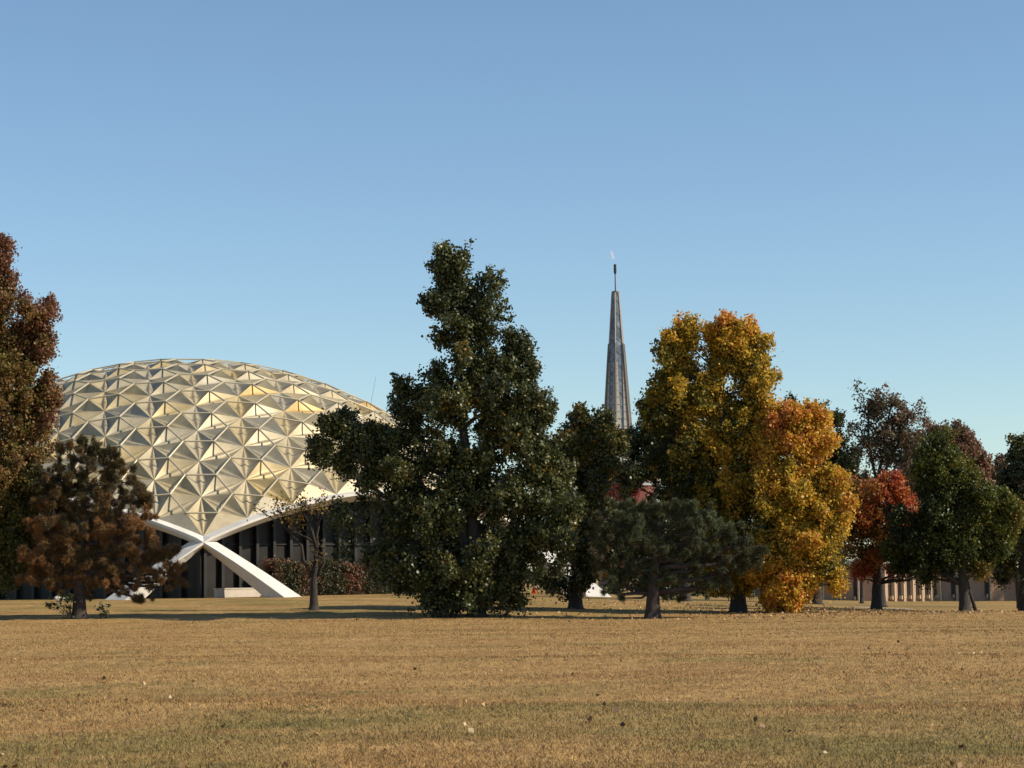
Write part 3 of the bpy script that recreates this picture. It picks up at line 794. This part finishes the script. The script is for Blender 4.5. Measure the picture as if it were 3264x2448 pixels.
# tree with a dark trunk, right behind the sweetgum
broadleaf('oak_tree', 'dark green oak with yellowing tips, between the sweetgum and the spire', (1243, 1314), 98,
    [(1270, 920, 30, 26), (1310, 935, 26, 30), (1255, 960, 40, 30), (1225, 985, 36, 32), (1300, 985, 46, 40), (1240, 1040, 50, 50), (1290, 1050, 30, 40), (1235, 1120, 50, 50), (1270, 1110, 30, 40), (1246, 1200, 36, 56), (1222, 1262, 34, 28), (1250, 1300, 18, 14), (1215, 990, 40, 40)],
    760, 30, 0.17, GREEN, [(1245, 1200), (1262, 1060), (1275, 920)], 0.3, 22, (0.52, 0.35, 0.2), ntw=70)

# trees around the yellow pair
broadleaf('evergreen_oak_tree', 'broad dark green tree half hidden behind the yellow tree and left of it', (1480, 1300), 118,
    [(1420, 860, 22, 18), (1395, 905, 26, 20), (1440, 900, 40, 40), (1410, 960, 50, 40), (1350, 975, 34, 24), (1385, 1000, 60, 44), (1470, 960, 60, 60), (1430, 1040, 70, 60), (1500, 1050, 60, 70), (1360, 1040, 40, 28), (1480, 1130, 80, 60), (1560, 1000, 50, 80)],
    1000, 32, 0.17, GREEN, [(1480, 1200), (1470, 1000), (1450, 900)], 0.3, 23, (0.26, 0.26, 0.16), ntw=60)
broadleaf('yellow_tree', 'tallest yellow tree, green on its left side, behind the spreading pine', (1595, 1324), 95.5,
    [(1476, 722, 24, 22), (1450, 765, 32, 30), (1562, 722, 36, 28), (1606, 728, 24, 22), (1480, 768, 30, 44), (1572, 770, 42, 50), (1630, 760, 28, 40), (1440, 840, 34, 34), (1500, 840, 50, 50), (1580, 840, 60, 60), (1640, 830, 34, 50), (1440, 900, 44, 34, None, 0.5, -0.30), (1470, 920, 50, 50, None, 0, -0.22), (1545, 920, 66, 60), (1620, 920, 56, 60), (1460, 990, 50, 50, None, 0.8, -0.32), (1520, 1000, 60, 60, None, 0, -0.15),
     (1600, 1000, 66, 60), (1490, 1075, 60, 50, None, 0.5, -0.30), (1570, 1080, 60, 60, None, 0, -0.05), (1640, 1080, 50, 60), (1620, 1160, 60, 50), (1580, 1230, 50, 50), (1588, 1262, 30, 22), (1540, 1190, 40, 40, None, 0, -0.1), (1400, 895, 20, 16, None, 0, -0.3)],
    2300, 31, 0.16, YELLOW, [(1594, 1240), (1585, 1050), (1560, 880), (1560, 720)], 0.36, 24, (0.50, 0.26, 0.15), ygrad=(13.0, 0.12), ntw=120)
broadleaf('orange_tree', 'many stemmed orange and yellow tree reaching the ground, right of the tallest yellow one', (1695, 1326), 94,
    [(1698, 915, 34, 22, None, 0, 0.2), (1752, 914, 38, 18, None, 0, 0.25), (1660, 960, 30, 30, None, 0.5, 0.1), (1720, 950, 50, 30, None, 0, 0.22), (1770, 950, 22, 24, None, 0, 0.25), (1690, 1000, 46, 40, None, 0, 0.18), (1740, 985, 24, 22, None, 0, 0.2), (1680, 1070, 50, 50, None, 0, 0.08), (1735, 1080, 40, 40), (1790, 1070, 34, 40, None, 0, 0.12), (1810, 1110, 22, 36, None, 0, 0.1), (1750, 1140, 60, 50), (1690, 1150, 60, 50), (1670, 1220, 46, 50), (1740, 1210, 60, 46), (1790, 1180, 30, 40), (1700, 1275, 50, 34, None, 0, 0.05), (1790, 1232, 26, 20, None, 0, 0.12), (1800, 1262, 12, 24, None, 0, 0.18), (1690, 1305, 36, 18, None, 0, 0.15)],
    1650, 31, 0.16, YELLOW, [(1700, 1250), (1705, 1120), (1715, 960)], 0.14, 25, (0.50, 0.26, 0.15), ntw=120,
    stems=[[(1685, 1326), (1678, 1240), (1660, 1150)], [(1702, 1326), (1720, 1230), (1750, 1130)], [(1710, 1325), (1716, 1270), (1770, 1200)], [(1692, 1326), (1700, 1220), (1700, 1040)]])
broadleaf('dark_conical_tree', 'dark green cone shaped tree standing behind the orange tree', (1765, 1310), 125,
    [(1712, 880, 14, 18), (1790, 905, 22, 24), (1805, 950, 32, 34), (1790, 1000, 60, 44), (1815, 1030, 40, 40), (1770, 1060, 80, 50), (1790, 1120, 80, 60), (1765, 1180, 70, 60), (1720, 920, 26, 40)],
    760, 30, 0.18, GREEN, [(1768, 1180), (1780, 1000), (1790, 900)], 0.28, 26, (0.22, 0.25, 0.14), ntw=40)
broadleaf('sparse_tree', 'tall thin sparse tree with bare limbs showing sky, above the red tree', (1905, 1312), 122,
    [(1876, 860, 24, 28), (1874, 895, 24, 24), (1930, 862, 34, 28), (1925, 900, 36, 28), (1970, 890, 24, 30), (1965, 930, 34, 30), (1880, 945, 36, 26), (1855, 950, 14, 12), (1890, 985, 40, 26), (1930, 960, 36, 36), (1965, 990, 40, 40), (1890, 1030, 22, 40), (1950, 1050, 40, 40)],
    330, 21, 0.165, DULL, [(1900, 1200), (1895, 1060), (1905, 980), (1925, 860)], 0.24, 27, dens=1.0, tint=(0.45, 0.35, 0.2), ntw=150, spray=(0.8, 0.22), stems=[[(1898, 1060), (1876, 960), (1876, 860)], [(1900, 1040), (1940, 960), (1965, 890)]])
broadleaf('red_maple_tree', 'red and orange maple in front of the brick building', (1893, 1318), 104,
    [(1908, 1050, 30, 24, None, 0, 0.15), (1900, 1090, 46, 34, None, 0, 0.1), (1950, 1095, 32, 18, None, 0, 0.1), (1965, 1115, 22, 14, None, 0, 0.1), (1860, 1080, 24, 24, None, 0, -0.05), (1850, 1130, 36, 36, None, 0, -0.28), (1900, 1140, 44, 34), (1940, 1130, 30, 24, None, 0, 0.1), (1850, 1180, 36, 30, None, 0, -0.3), (1910, 1185, 36, 26, None, 0, -0.2), (1870, 1220, 30, 22, None, 0, 0.15), (1945, 1222, 24, 26, None, 0, 0.15), (1860, 1240, 14, 14, None, 0, 0.1), (1990, 1238, 34, 9, None, 0, 0.1), (1950, 1180, 30, 30, None, 0, -0.3)],
    560, 28, 0.14, RED, [(1894, 1250), (1896, 1150), (1905, 1050)], 0.27, 28, (0.60, 0.24, 0.16), ntw=90)
broadleaf('green_maple_tree', 'green maple with a forked trunk base, rightmost full tree before the brick wall', (2085, 1320), 98.5,
    [(2150, 1085, 28, 24, None, 0, 0.12), (1958, 1185, 40, 28, None, 0, -0.25), (2184, 1112, 22, 22, None, 0, 0.25), (2150, 1195, 40, 18, None, 0, 0.05), (2115, 1228, 26, 8, None, 0, 0.3), (2030, 985, 40, 36), (2060, 1020, 40, 36), (2010, 1030, 40, 36), (2080, 1080, 40, 40), (2012, 1080, 34, 30, None, 0, -0.1), (2040, 1090, 50, 50), (1975, 1140, 50, 40, None, 0, -0.25), (2050, 1150, 60, 50, None, 0, -0.1), (2130, 1105, 36, 30, None, 0, 0.15), (2165, 1125, 30, 30, None, 0, 0.2), (2110, 1150, 46, 36, None, 0, 0.1), (2170, 1155, 22, 20, None, 0, 0.2), (2000, 1200, 60, 36, None, 0, -0.3), (2070, 1200, 50, 40, None, 0, -0.2), (1985, 1230, 36, 18, None, 0, -0.3), (2090, 1220, 30, 14, None, 0, -0.1)],
    1150, 32, 0.15, MAPLE, [(2080, 1230), (2060, 1120), (2040, 980)], 0.27, 29, (0.50, 0.26, 0.15), ntw=90,
    stems=[[(2108, 1321), (2094, 1275), (2084, 1235)]])
broadleaf('purple_brown_tree', 'brown purple tree rising behind the green maple', (2088, 1310), 128,
    [(2010, 960, 40, 28), (2055, 945, 34, 26), (2085, 965, 34, 30), (2100, 1000, 26, 30), (2040, 990, 60, 40), (1985, 975, 24, 24), (2080, 1040, 60, 50), (1980, 1030, 40, 40)],
    560, 27, 0.17, DULL, [(2080, 1180), (2050, 1000), (2050, 940)], 0.24, 30, (0.72, 0.3, 0.2), ntw=70)
broadleaf('dim_tree', 'dull brown green tree between the green maple and the right edge', (2206, 1312), 133,
    [(2140, 1010, 26, 22), (2150, 1060, 50, 50), (2120, 1090, 40, 40), (2170, 1120, 60, 60), (2130, 1180, 60, 50), (2190, 1200, 50, 50)],
    620, 28, 0.18, DULL, [(2190, 1180), (2150, 1020)], 0.24, 31, (0.5, 0.3, 0.2), ntw=50)
broadleaf('edge_tree', 'dark leafy tree cut by the right edge of the view', (2212, 1322), 102,
    [(2216, 985, 30, 30), (2235, 1030, 54, 50), (2245, 1110, 60, 60), (2215, 1150, 34, 50, None, 2.5), (2240, 1200, 60, 60), (2205, 1235, 30, 34, None, 2.0), (2290, 1080, 60, 120)],
    900, 30, 0.16, GREEN, [(2212, 1230), (2222, 1100), (2225, 960)], 0.26, 32, (0.34, 0.28, 0.18), ntw=60)
broadleaf('hazy_tree', 'small grey twiggy tree in the gap left of the sparse tree', (1862, 1310), 150,
    [(1865, 1040, 20, 26), (1855, 1080, 30, 34), (1870, 1120, 30, 40)], 110, 14, 0.16, DULL, [(1862, 1180), (1864, 1040)], 0.14, 33, (0.4, 0.3, 0.2), ntw=80)
broadleaf('added_shade_tree', 'large dark tree added past the right edge to shade the brick wall', (2330, 1310), 190,
    [(2280, 1080, 60, 50), (2340, 1040, 80, 80), (2270, 1180, 70, 60), (2340, 1170, 90, 70), (2400, 1110, 90, 90), (2235, 1200, 40, 40)],
    900, 28, 0.2, GREEN, [(2330, 1200), (2335, 1060)], 0.34, 35, (0.3, 0.28, 0.18), ntw=40)  # tree added at the frame edge to throw shade on the brick wing
# left edge
broadleaf('russet_oak_tree', 'tall russet and green oak cut by the left edge of the view', (-60, 1345), 94,
    [(-5, 540, 22, 34, None, 0, 0.2), (5, 600, 26, 40, None, 0, 0.15), (-40, 620, 60, 70), (72, 640, 12, 26, None, 0, 0.25), (70, 680, 36, 36, None, 0, 0.25), (30, 700, 50, 50, None, 0, 0.1), (60, 760, 46, 46, None, 0, 0.15), (-20, 760, 80, 80), (90, 745, 20, 24, None, 0, 0.25), (75, 840, 40, 44, None, 0, 0.2), (10, 860, 80, 60), (60, 900, 50, 36), (105, 888, 22, 20, None, 0, 0.25), (10, 960, 70, 60), (45, 985, 40, 40), (0, 1050, 70, 60, None, 0, -0.1), (50, 1075, 44, 44, None, 0, -0.18), (80, 1100, 30, 26, None, 0, -0.1), (10, 1150, 70, 60, None, 0, -0.22), (40, 1200, 40, 46, None, 0, -0.22), (10, 1230, 50, 36, None, 0, -0.22), (-60, 900, 120, 220), (-80, 1120, 100, 120)],
    1950, 31, 0.155, RUSSET, [(-55, 1230), (-45, 1000), (-30, 760), (-10, 540)], 0.4, 34, (0.46, 0.35, 0.17), ygrad=(7.5, 0.26), ntw=150)

# pines
pine('brown_pine_tree', 'browning pine with rusty needles standing in front of the dome', (171, 1340), 93,
    [(195, 965, 44, 26, None, 0, -0.3), (150, 985, 30, 24, None, 0, -0.25), (235, 985, 30, 24, None, 0, -0.25), (195, 1010, 80, 40, None, 0, -0.3), (115, 1030, 30, 40, None, 0, -0.2), (260, 1030, 40, 36, None, 0, -0.25), (190, 1060, 110, 40, None, 0, -0.2), (285, 1075, 36, 36, None, 0, -0.15), (110, 1090, 36, 40), (200, 1110, 110, 40, None, 0, -0.1), (300, 1120, 30, 30), (90, 1140, 40, 30, None, 0, 0.2), (170, 1160, 80, 40, None, 0, 0.1), (260, 1160, 70, 40, None, 0, 0.15), (310, 1170, 30, 30, None, 0, 0.15), (120, 1190, 60, 36, None, 0, 0.15), (220, 1210, 80, 36, None, 0, 0.1), (320, 1215, 50, 24, None, 0, 0.1), (130, 1240, 70, 34, None, 0, 0.15), (200, 1255, 60, 26, None, 0, 0.15), (290, 1250, 60, 24, None, 0, 0.1), (370, 1235, 46, 20, None, 0, 0.15), (400, 1255, 26, 14, None, 0, 0.15), (350, 1270, 40, 14), (90, 1250, 30, 24, None, 0, 0.1), (310, 1295, 34, 6), (130, 1275, 40, 14), (80, 1200, 36, 28, None, 0, 0.15), (60, 1238, 28, 22, None, 0, 0.1), (345, 1195, 34, 22, None, 0, 0.1), (265, 1275, 50, 14, None, 0, 0.05), (180, 1285, 46, 10), (230, 1130, 70, 40, None, 0, 0.05), (140, 1060, 50, 40, None, 0, -0.15), (150, 1215, 60, 40, None, 0, 0.1)],
    5200, 46, 0.18, PINEBROWN, [(172, 1240), (180, 1120), (193, 960)], 0.30, 41, (0.48, 0.22, 0.14), ntw=420, width=0.024)
pine('spreading_pine_tree', 'wide flat crowned dark green pine in front of the yellow tree', (1410, 1336), 90.5,
    [(1340, 1095, 50, 18, None, 0, 0.05), (1290, 1115, 26, 16), (1400, 1100, 50, 20, None, 0, 0.15), (1460, 1100, 50, 20, None, 0, 0.15), (1510, 1110, 44, 20, None, 0, 0.1), (1350, 1130, 70, 24), (1440, 1135, 70, 24, None, 0, 0.1), (1540, 1130, 40, 22, None, 0, 0.1), (1570, 1145, 40, 20, None, 0, 0.1), (1620, 1165, 36, 16, None, 0, 0.1), (1300, 1155, 40, 26), (1400, 1170, 60, 26, None, 0, 0.05), (1480, 1175, 60, 24), (1560, 1180, 60, 22), (1625, 1190, 30, 18, None, 0, 0.1), (1330, 1190, 60, 24, None, 0, -0.15), (1430, 1205, 60, 22), (1520, 1215, 60, 20, None, 0, -0.1), (1600, 1220, 50, 20, None, 0, -0.05), (1300, 1215, 30, 20, None, 0, -0.2), (1370, 1230, 60, 20, None, 0, -0.15), (1460, 1240, 60, 18, None, 0, 0), (1560, 1245, 50, 14, None, 0, -0.1), (1330, 1255, 40, 16, None, 0, -0.1), (1410, 1262, 50, 14, None, 0, -0.05), (1300, 1275, 26, 12), (1500, 1268, 50, 12, None, 0, -0.1), (1340, 1292, 40, 6), (1450, 1292, 40, 6), (1550, 1262, 40, 14)],
    2900, 50, 0.17, PINEGREEN, [(1412, 1250), (1420, 1180), (1430, 1090)], 0.33, 42, (0.50, 0.28, 0.16), ntw=420, width=0.023)
pine('background_pine_tree', 'thin red trunked pine seen in the gap under the spreading pine', (1256, 1300), 124,
    [(1290, 1170, 40, 24), (1270, 1200, 40, 20), (1310, 1210, 40, 22), (1250, 1225, 30, 14), (1300, 1240, 40, 14), (1290, 1150, 30, 14)],
    420, 34, 0.2, PINEBROWN, [(1258, 1240), (1275, 1150)], 0.26, 43, (0.45, 0.2, 0.15), ntw=150)

# small nearly bare tree in front of the dome
broadleaf('bare_tree', 'small crooked tree with few yellow leaves in front of the white leg and hedge', (678, 1321), 97,
    [(565, 1105, 30, 14), (600, 1100, 24, 22), (610, 1120, 14, 12), (655, 1085, 26, 14), (690, 1085, 24, 20), (650, 1110, 26, 20), (700, 1105, 22, 16), (645, 1130, 16, 10), (690, 1180, 22, 14), (680, 1200, 24, 18), (700, 1195, 14, 14)],
    46, 8, 0.15, leaf_mat('late_leaf', [(0.0, (0.05, 0.03, 0.015)), (0.5, (0.22, 0.13, 0.03)), (1.0, (0.38, 0.28, 0.05))], 0.3), [(678, 1250), (684, 1190), (690, 1100)], 0.20, 51, (0.5, 0.4, 0.25), dens=1.0, ntw=46, spray=(0.5, 0.2),
    stems=[[(677, 1250), (655, 1210), (652, 1180), (630, 1155), (600, 1118)], [(680, 1250), (700, 1215), (696, 1175)], [(684, 1190), (672, 1140), (655, 1105)]])
# crimson tree far off
broadleaf('crimson_tree', 'small crimson tree below the spire in the gap between dark trees', (1340, 1240), 240,
    [(1345, 1060, 28, 20), (1320, 1050, 18, 16), (1360, 1075, 20, 18), (1335, 1085, 30, 24), (1310, 1040, 10, 14)], 240, 26, 0.26, CRIMSON, [(1340, 1150), (1342, 1060)], 0.2, 52, (0.5, 0.4, 0.2), ntw=20, spray=(1.1, 0.4))
# far row that closes the gaps behind
for i, (x, y, D, w, lab) in enumerate([(1330, 1130, 210, 60, 'dark round tree in the far row, leftmost, under the spire'), (1430, 1150, 205, 70, 'dark round tree in the far row, behind the spreading pine'), (1545, 1150, 200, 80, 'dark round tree in the far row, behind the trunk of the yellow tree'), (1660, 1170, 215, 70, 'dark round tree in the far row, behind the orange tree'), (-40, 1150, 190, 90, 'dark round tree behind the left edge oak, beyond the dome')]):
    broadleaf('background_tree', lab, (x, 1290), D, [(x, y, w * 0.8, 40), (x - w * 0.4, y + 50, w * 0.6, 50), (x + w * 0.4, y + 50, w * 0.6, 50), (x, y + 80, w, 45)], 300, 28, 0.28, GREEN, [(x, y + 60), (x, y)], 0.3, 60 + i, (0.3, 0.25, 0.15), 'dark trees in the far row', ntw=10, spray=(1.2, 0.45))
broadleaf('young_tree', 'thin young tree with a bare stem under the spreading pine', (1528, 1300), 132, [(1525, 1200, 26, 24), (1540, 1225, 24, 20)], 70, 22, 0.16, YELLOW, [(1528, 1250), (1528, 1200)], 0.14, 71, (0.3, 0.2, 0.15), ntw=20)

def bush(name, label, pts, mat, n, size, seed, tint, cat='hedge', box=None):
    rs = np.random.default_rng(seed)
    c = np.array(pts); 
    return c
def hedge(name, label, p0, p1, depth, h, ncl, nleaf, size, mat, seed, tint, cat='hedge', group=None):
    rs = np.random.default_rng(seed); p0 = Vector(p0); p1 = Vector(p1)
    d = (p1 - p0); L = d.length; d.normalize(); o = Vector((d.y, -d.x, 0))
    a = rs.random(ncl); q = rs.random((ncl, 2))
    face = rs.random(ncl)
    dep = np.where(face < 0.5, 0.5 - 0.12 * q[:, 0], q[:, 0] - 0.5); hh = np.where(face < 0.5, q[:, 1], 1 - 0.15 * q[:, 1] ** 2)
    X = p0.x + d.x * a * L + o.x * dep * depth; Y = p0.y + d.y * a * L + o.y * dep * depth
    hv = h * (1 + 0.10 * np.sin(a * L * 1.9) + 0.05 * np.sin(a * L * 5.1))
    Z = gz(X, Y) + hh * hv
    c = np.repeat(np.stack([X, Y, Z], 1), nleaf, 0) + rs.normal(0, 0.11, (ncl * nleaf, 3))
    t = np.repeat(tint[0] + tint[1] * vnoise(np.stack([X, Y, Z], 1), 0.6, seed) + 0.25 * (hh - 0.7), nleaf) + rs.normal(0, tint[2], ncl * nleaf)
    root = thing(name, label, cat, (p0 + p1) / 2, group)
    mb = MB()
    for i in range(int(L / 0.7)):
        p = p0 + d * (0.3 + 0.7 * i); z = gzf(p.x, p.y); mb.tube([Vector((p.x, p.y, z - 0.1)), Vector((p.x + 0.05, p.y, z + h * 0.6))], [0.03, 0.015], 5)
    mb.build('stems', M['bark'], root)
    core = MB(); mid = (p0 + p1) / 2; rot = Matrix(((d.x, o.x, 0), (d.y, o.y, 0), (0, 0, 1)))
    mesh_np('foliage', leaf_quads(c, size, rs, 0.2, 0.6), 4, mat, root, np.clip(t, 0, 1))
    return root
hA = pix(578, 1285, 121.5); hB = pix(832, 1282, 127.5)
hedge('red_tipped_hedge', 'clipped hedge with red tipped leaves below the dome wall', (hA.x, hA.y, 0), (hB.x, hB.y, 0), 1.3, 1.72, 1100, 16, 0.10, HEDGE, 81, (0.45, 0.5, 0.2))
hA = pix(1295, 1284, 168); hB = pix(1620, 1280, 172)
hedge('dark_hedge', 'long dark low hedge in the distance behind the spreading pine', (hA.x, hA.y, 0), (hB.x, hB.y, 0), 1.5, 1.5, 600, 14, 0.2, GREEN, 82, (0.2, 0.2, 0.15))

def small_shrub():
    rs = np.random.default_rng(90); D = 92.6
    b = pix(150, 1338, D); b.z = gzf(b.x, b.y) - 0.03
    root = thing('shrub', 'small leafy shrub growing against the trunk of the browning pine', 'shrub', b)
    mb = MB(); cs = []
    for x, y in ((146, 1296), (130, 1302), (112, 1300), (104, 1306), (150, 1310), (141, 1318), (148, 1328), (124, 1310), (155, 1290), (136, 1290)):
        p = pix(x, y, D); mb.tube([b, b.lerp(p, 0.5) + Vector((0, 0, 0.1)), p], [0.02, 0.013, 0.006], 4); cs.append(p)
    mb.build('stems', M['bark'], root)
    c = np.repeat(np.array([list(p) for p in cs]), 16, 0) + rs.normal(0, 0.11, (len(cs) * 16, 3))
    c = c[c[:, 2] > gz(c[:, 0], c[:, 1])]
    mesh_np('foliage', leaf_quads(c, 0.12, rs, 0.3, 0.2), 4, GREEN, root, np.clip(rs.normal(0.12, 0.12, len(c)), 0, 1))
small_shrub()
def sucker_shrub():
    for x, y, n, lab, seed in ((1080, 1322, 26, 'low leafy suckers at the right foot of the sweetgum', 91), (960, 1328, 40, 'low leafy suckers at the left foot of the sweetgum', 92), (222, 1340, 8, 'tiny seedling in the grass right of the browning pine', 93)):
        rs = np.random.default_rng(seed); D = 91.4 if seed < 93 else 92.6
        b = pix(x, y, D); b.z = gzf(b.x, b.y) - 0.02
        root = thing('seedling', lab, 'shrub', b)
        mb = MB(); cs = []
        w = 0.55 if n > 10 else 0.15
        for _ in range(n):
            p = b + Vector((rs.normal(0, w), rs.normal(0, w * 0.7), 0.1 + rs.random() * (0.7 if n > 10 else 0.45))); mb.tube([b.lerp(Vector((p.x, p.y, b.z)), 0.6), p], [0.012, 0.005], 4); cs.append(p)
        mb.build('stems', M['bark'], root)
        c = np.repeat(np.array([list(p) for p in cs]), 9, 0) + rs.normal(0, 0.09, (n * 9, 3)); c = c[c[:, 2] > gz(c[:, 0], c[:, 1])]
        mesh_np('foliage', leaf_quads(c, 0.12, rs, 0.3, 0.2), 4, GREEN, root, np.clip(rs.normal(0.2, 0.15, len(c)), 0, 1))
sucker_shrub()

# ------------------------------------------------------------------ small things
def white_stones():
    D = 113.0; p = pix(125, 1292, D); g = gzf(p.x, p.y)
    bm = bmesh.new()
    for dx, s, dz in ((0, (0.17, 0.14, 0.15), 0.1), (0.22, (0.14, 0.12, 0.11), 0.06)):
        r = bmesh.ops.create_icosphere(bm, subdivisions=3, radius=1.0)
        for v in r['verts']:
            k = 1 + 0.22 * noise.noise(v.co * 1.7 + Vector((dx * 9, 0, 0))); v.co = Vector((v.co.x * s[0] * k + dx, v.co.y * s[1] * k, v.co.z * s[2] * k + dz))
    me = bpy.data.meshes.new('white_stone'); bm.to_mesh(me); bm.free(); me.materials.append(M['white'])
    o = bpy.data.objects.new('white_stone', me); COL.objects.link(o); o.location = (p.x, p.y, max(g, p.z - 0.12)); tag(o, 'small white stone behind the browning pine', 'stone')
white_stones()
def cone():
    D = 140; p = pix(1154, 1277, D); g = gzf(p.x, p.y)
    root = thing('traffic_cone', 'small orange traffic cone on the grass right of the sweetgum trunk', 'traffic cone', (p.x, p.y, g))
    mo = plain('cone_orange', (0.65, 0.10, 0.03), 0.5, 0.05)
    mb = MB(); mb.tube([(p.x, p.y, g + 0.03), (p.x, p.y, g + 0.3), (p.x, p.y, g + 0.72)], [0.17, 0.11, 0.03], 14); mb.build('body', mo, root, True)
    mb = MB(); mb.box((p.x, p.y, g + 0.02), (0.42, 0.42, 0.05)); mb.build('base', mo, root)
    mb = MB(); mb.tube([(p.x, p.y, g + 0.36), (p.x, p.y, g + 0.48)], [0.105, 0.085], 14); mb.build('band', M['white'], root)
cone()
def car():
    D = 150.0; p = pix(1628, 1302, D); g = gzf(p.x + 2, p.y)
    root = thing('parked_car', 'dark car parked in the shade behind the yellow and orange trees', 'car', (p.x + 2.2, p.y, g))
    body = plain('car_paint', (0.035, 0.037, 0.042), 0.25, 0.05, 1.0, 0.0, 0, 0.6); gl = plain('car_glass', (0.02, 0.022, 0.025), 0.08, 0.02, 1, 0, 0, 0.8)
    tyre = plain('tyre_rubber', (0.012, 0.012, 0.012), 0.9); chrome = plain('bumper_metal', (0.62, 0.62, 0.62), 0.25, 0.05, 1, 0.8)
    prof = [(0, 0.35), (0.02, 0.72), (0.35, 0.88), (1.25, 0.95), (1.75, 1.38), (2.9, 1.42), (3.55, 1.0), (4.25, 0.93), (4.4, 0.7), (4.4, 0.35)]
    mb = MB(); n = len(prof); v = []
    for y, ins in ((-0.85, 0.0), (-0.88, 0.0), (0.88, 0.0), (0.85, 0.0)):
        for x, z in prof:
            k = 0.80 if z > 1.2 else 1.0
            v.append((p.x + x, p.y + y * k, g + z))
    f = [(j * n + i, j * n + (i + 1) % n, (j + 1) * n + (i + 1) % n, (j + 1) * n + i) for j in range(3) for i in range(n)] + [tuple(range(n)), tuple(range(3 * n, 4 * n))[::-1]]
    mb.add(v, f); mb.build('body', body, root)
    for sx in (-1, 1):
        mb = MB(); q = [(1.40, 0.98), (1.83, 1.33), (2.84, 1.36), (3.36, 1.02)]; yy = p.y + sx * 0.885
        mb.add([(p.x + x, yy - sx * (0.17 if z > 1.2 else 0.0), g + z) for x, z in q], [(0, 1, 2, 3)]); mb.build('side_window', gl, root)
        for wx in (0.85, 3.5):
            c = Vector((p.x + wx, p.y + sx * 0.80, g + 0.33))
            mb = MB(); mb.tube([c - Vector((0, 0.11, 0)), c + Vector((0, 0.11, 0))], [0.33, 0.33], 20); w = mb.build('wheel', tyre, root)
            mb = MB(); mb.tube([c - Vector((0, 0.12, 0)), c + Vector((0, 0.12, 0))], [0.19, 0.19], 14); r = mb.build('rim', chrome, w); r.matrix_parent_inverse = Matrix.Identity(4)
    mb = MB(); mb.box((p.x - 0.04, p.y, g + 0.48), (0.12, 1.7, 0.16)); mb.build('bumper', chrome, root)
    mb = MB(); mb.box((p.x + 4.44, p.y, g + 0.48), (0.12, 1.7, 0.16)); mb.build('bumper', chrome, root)
car()
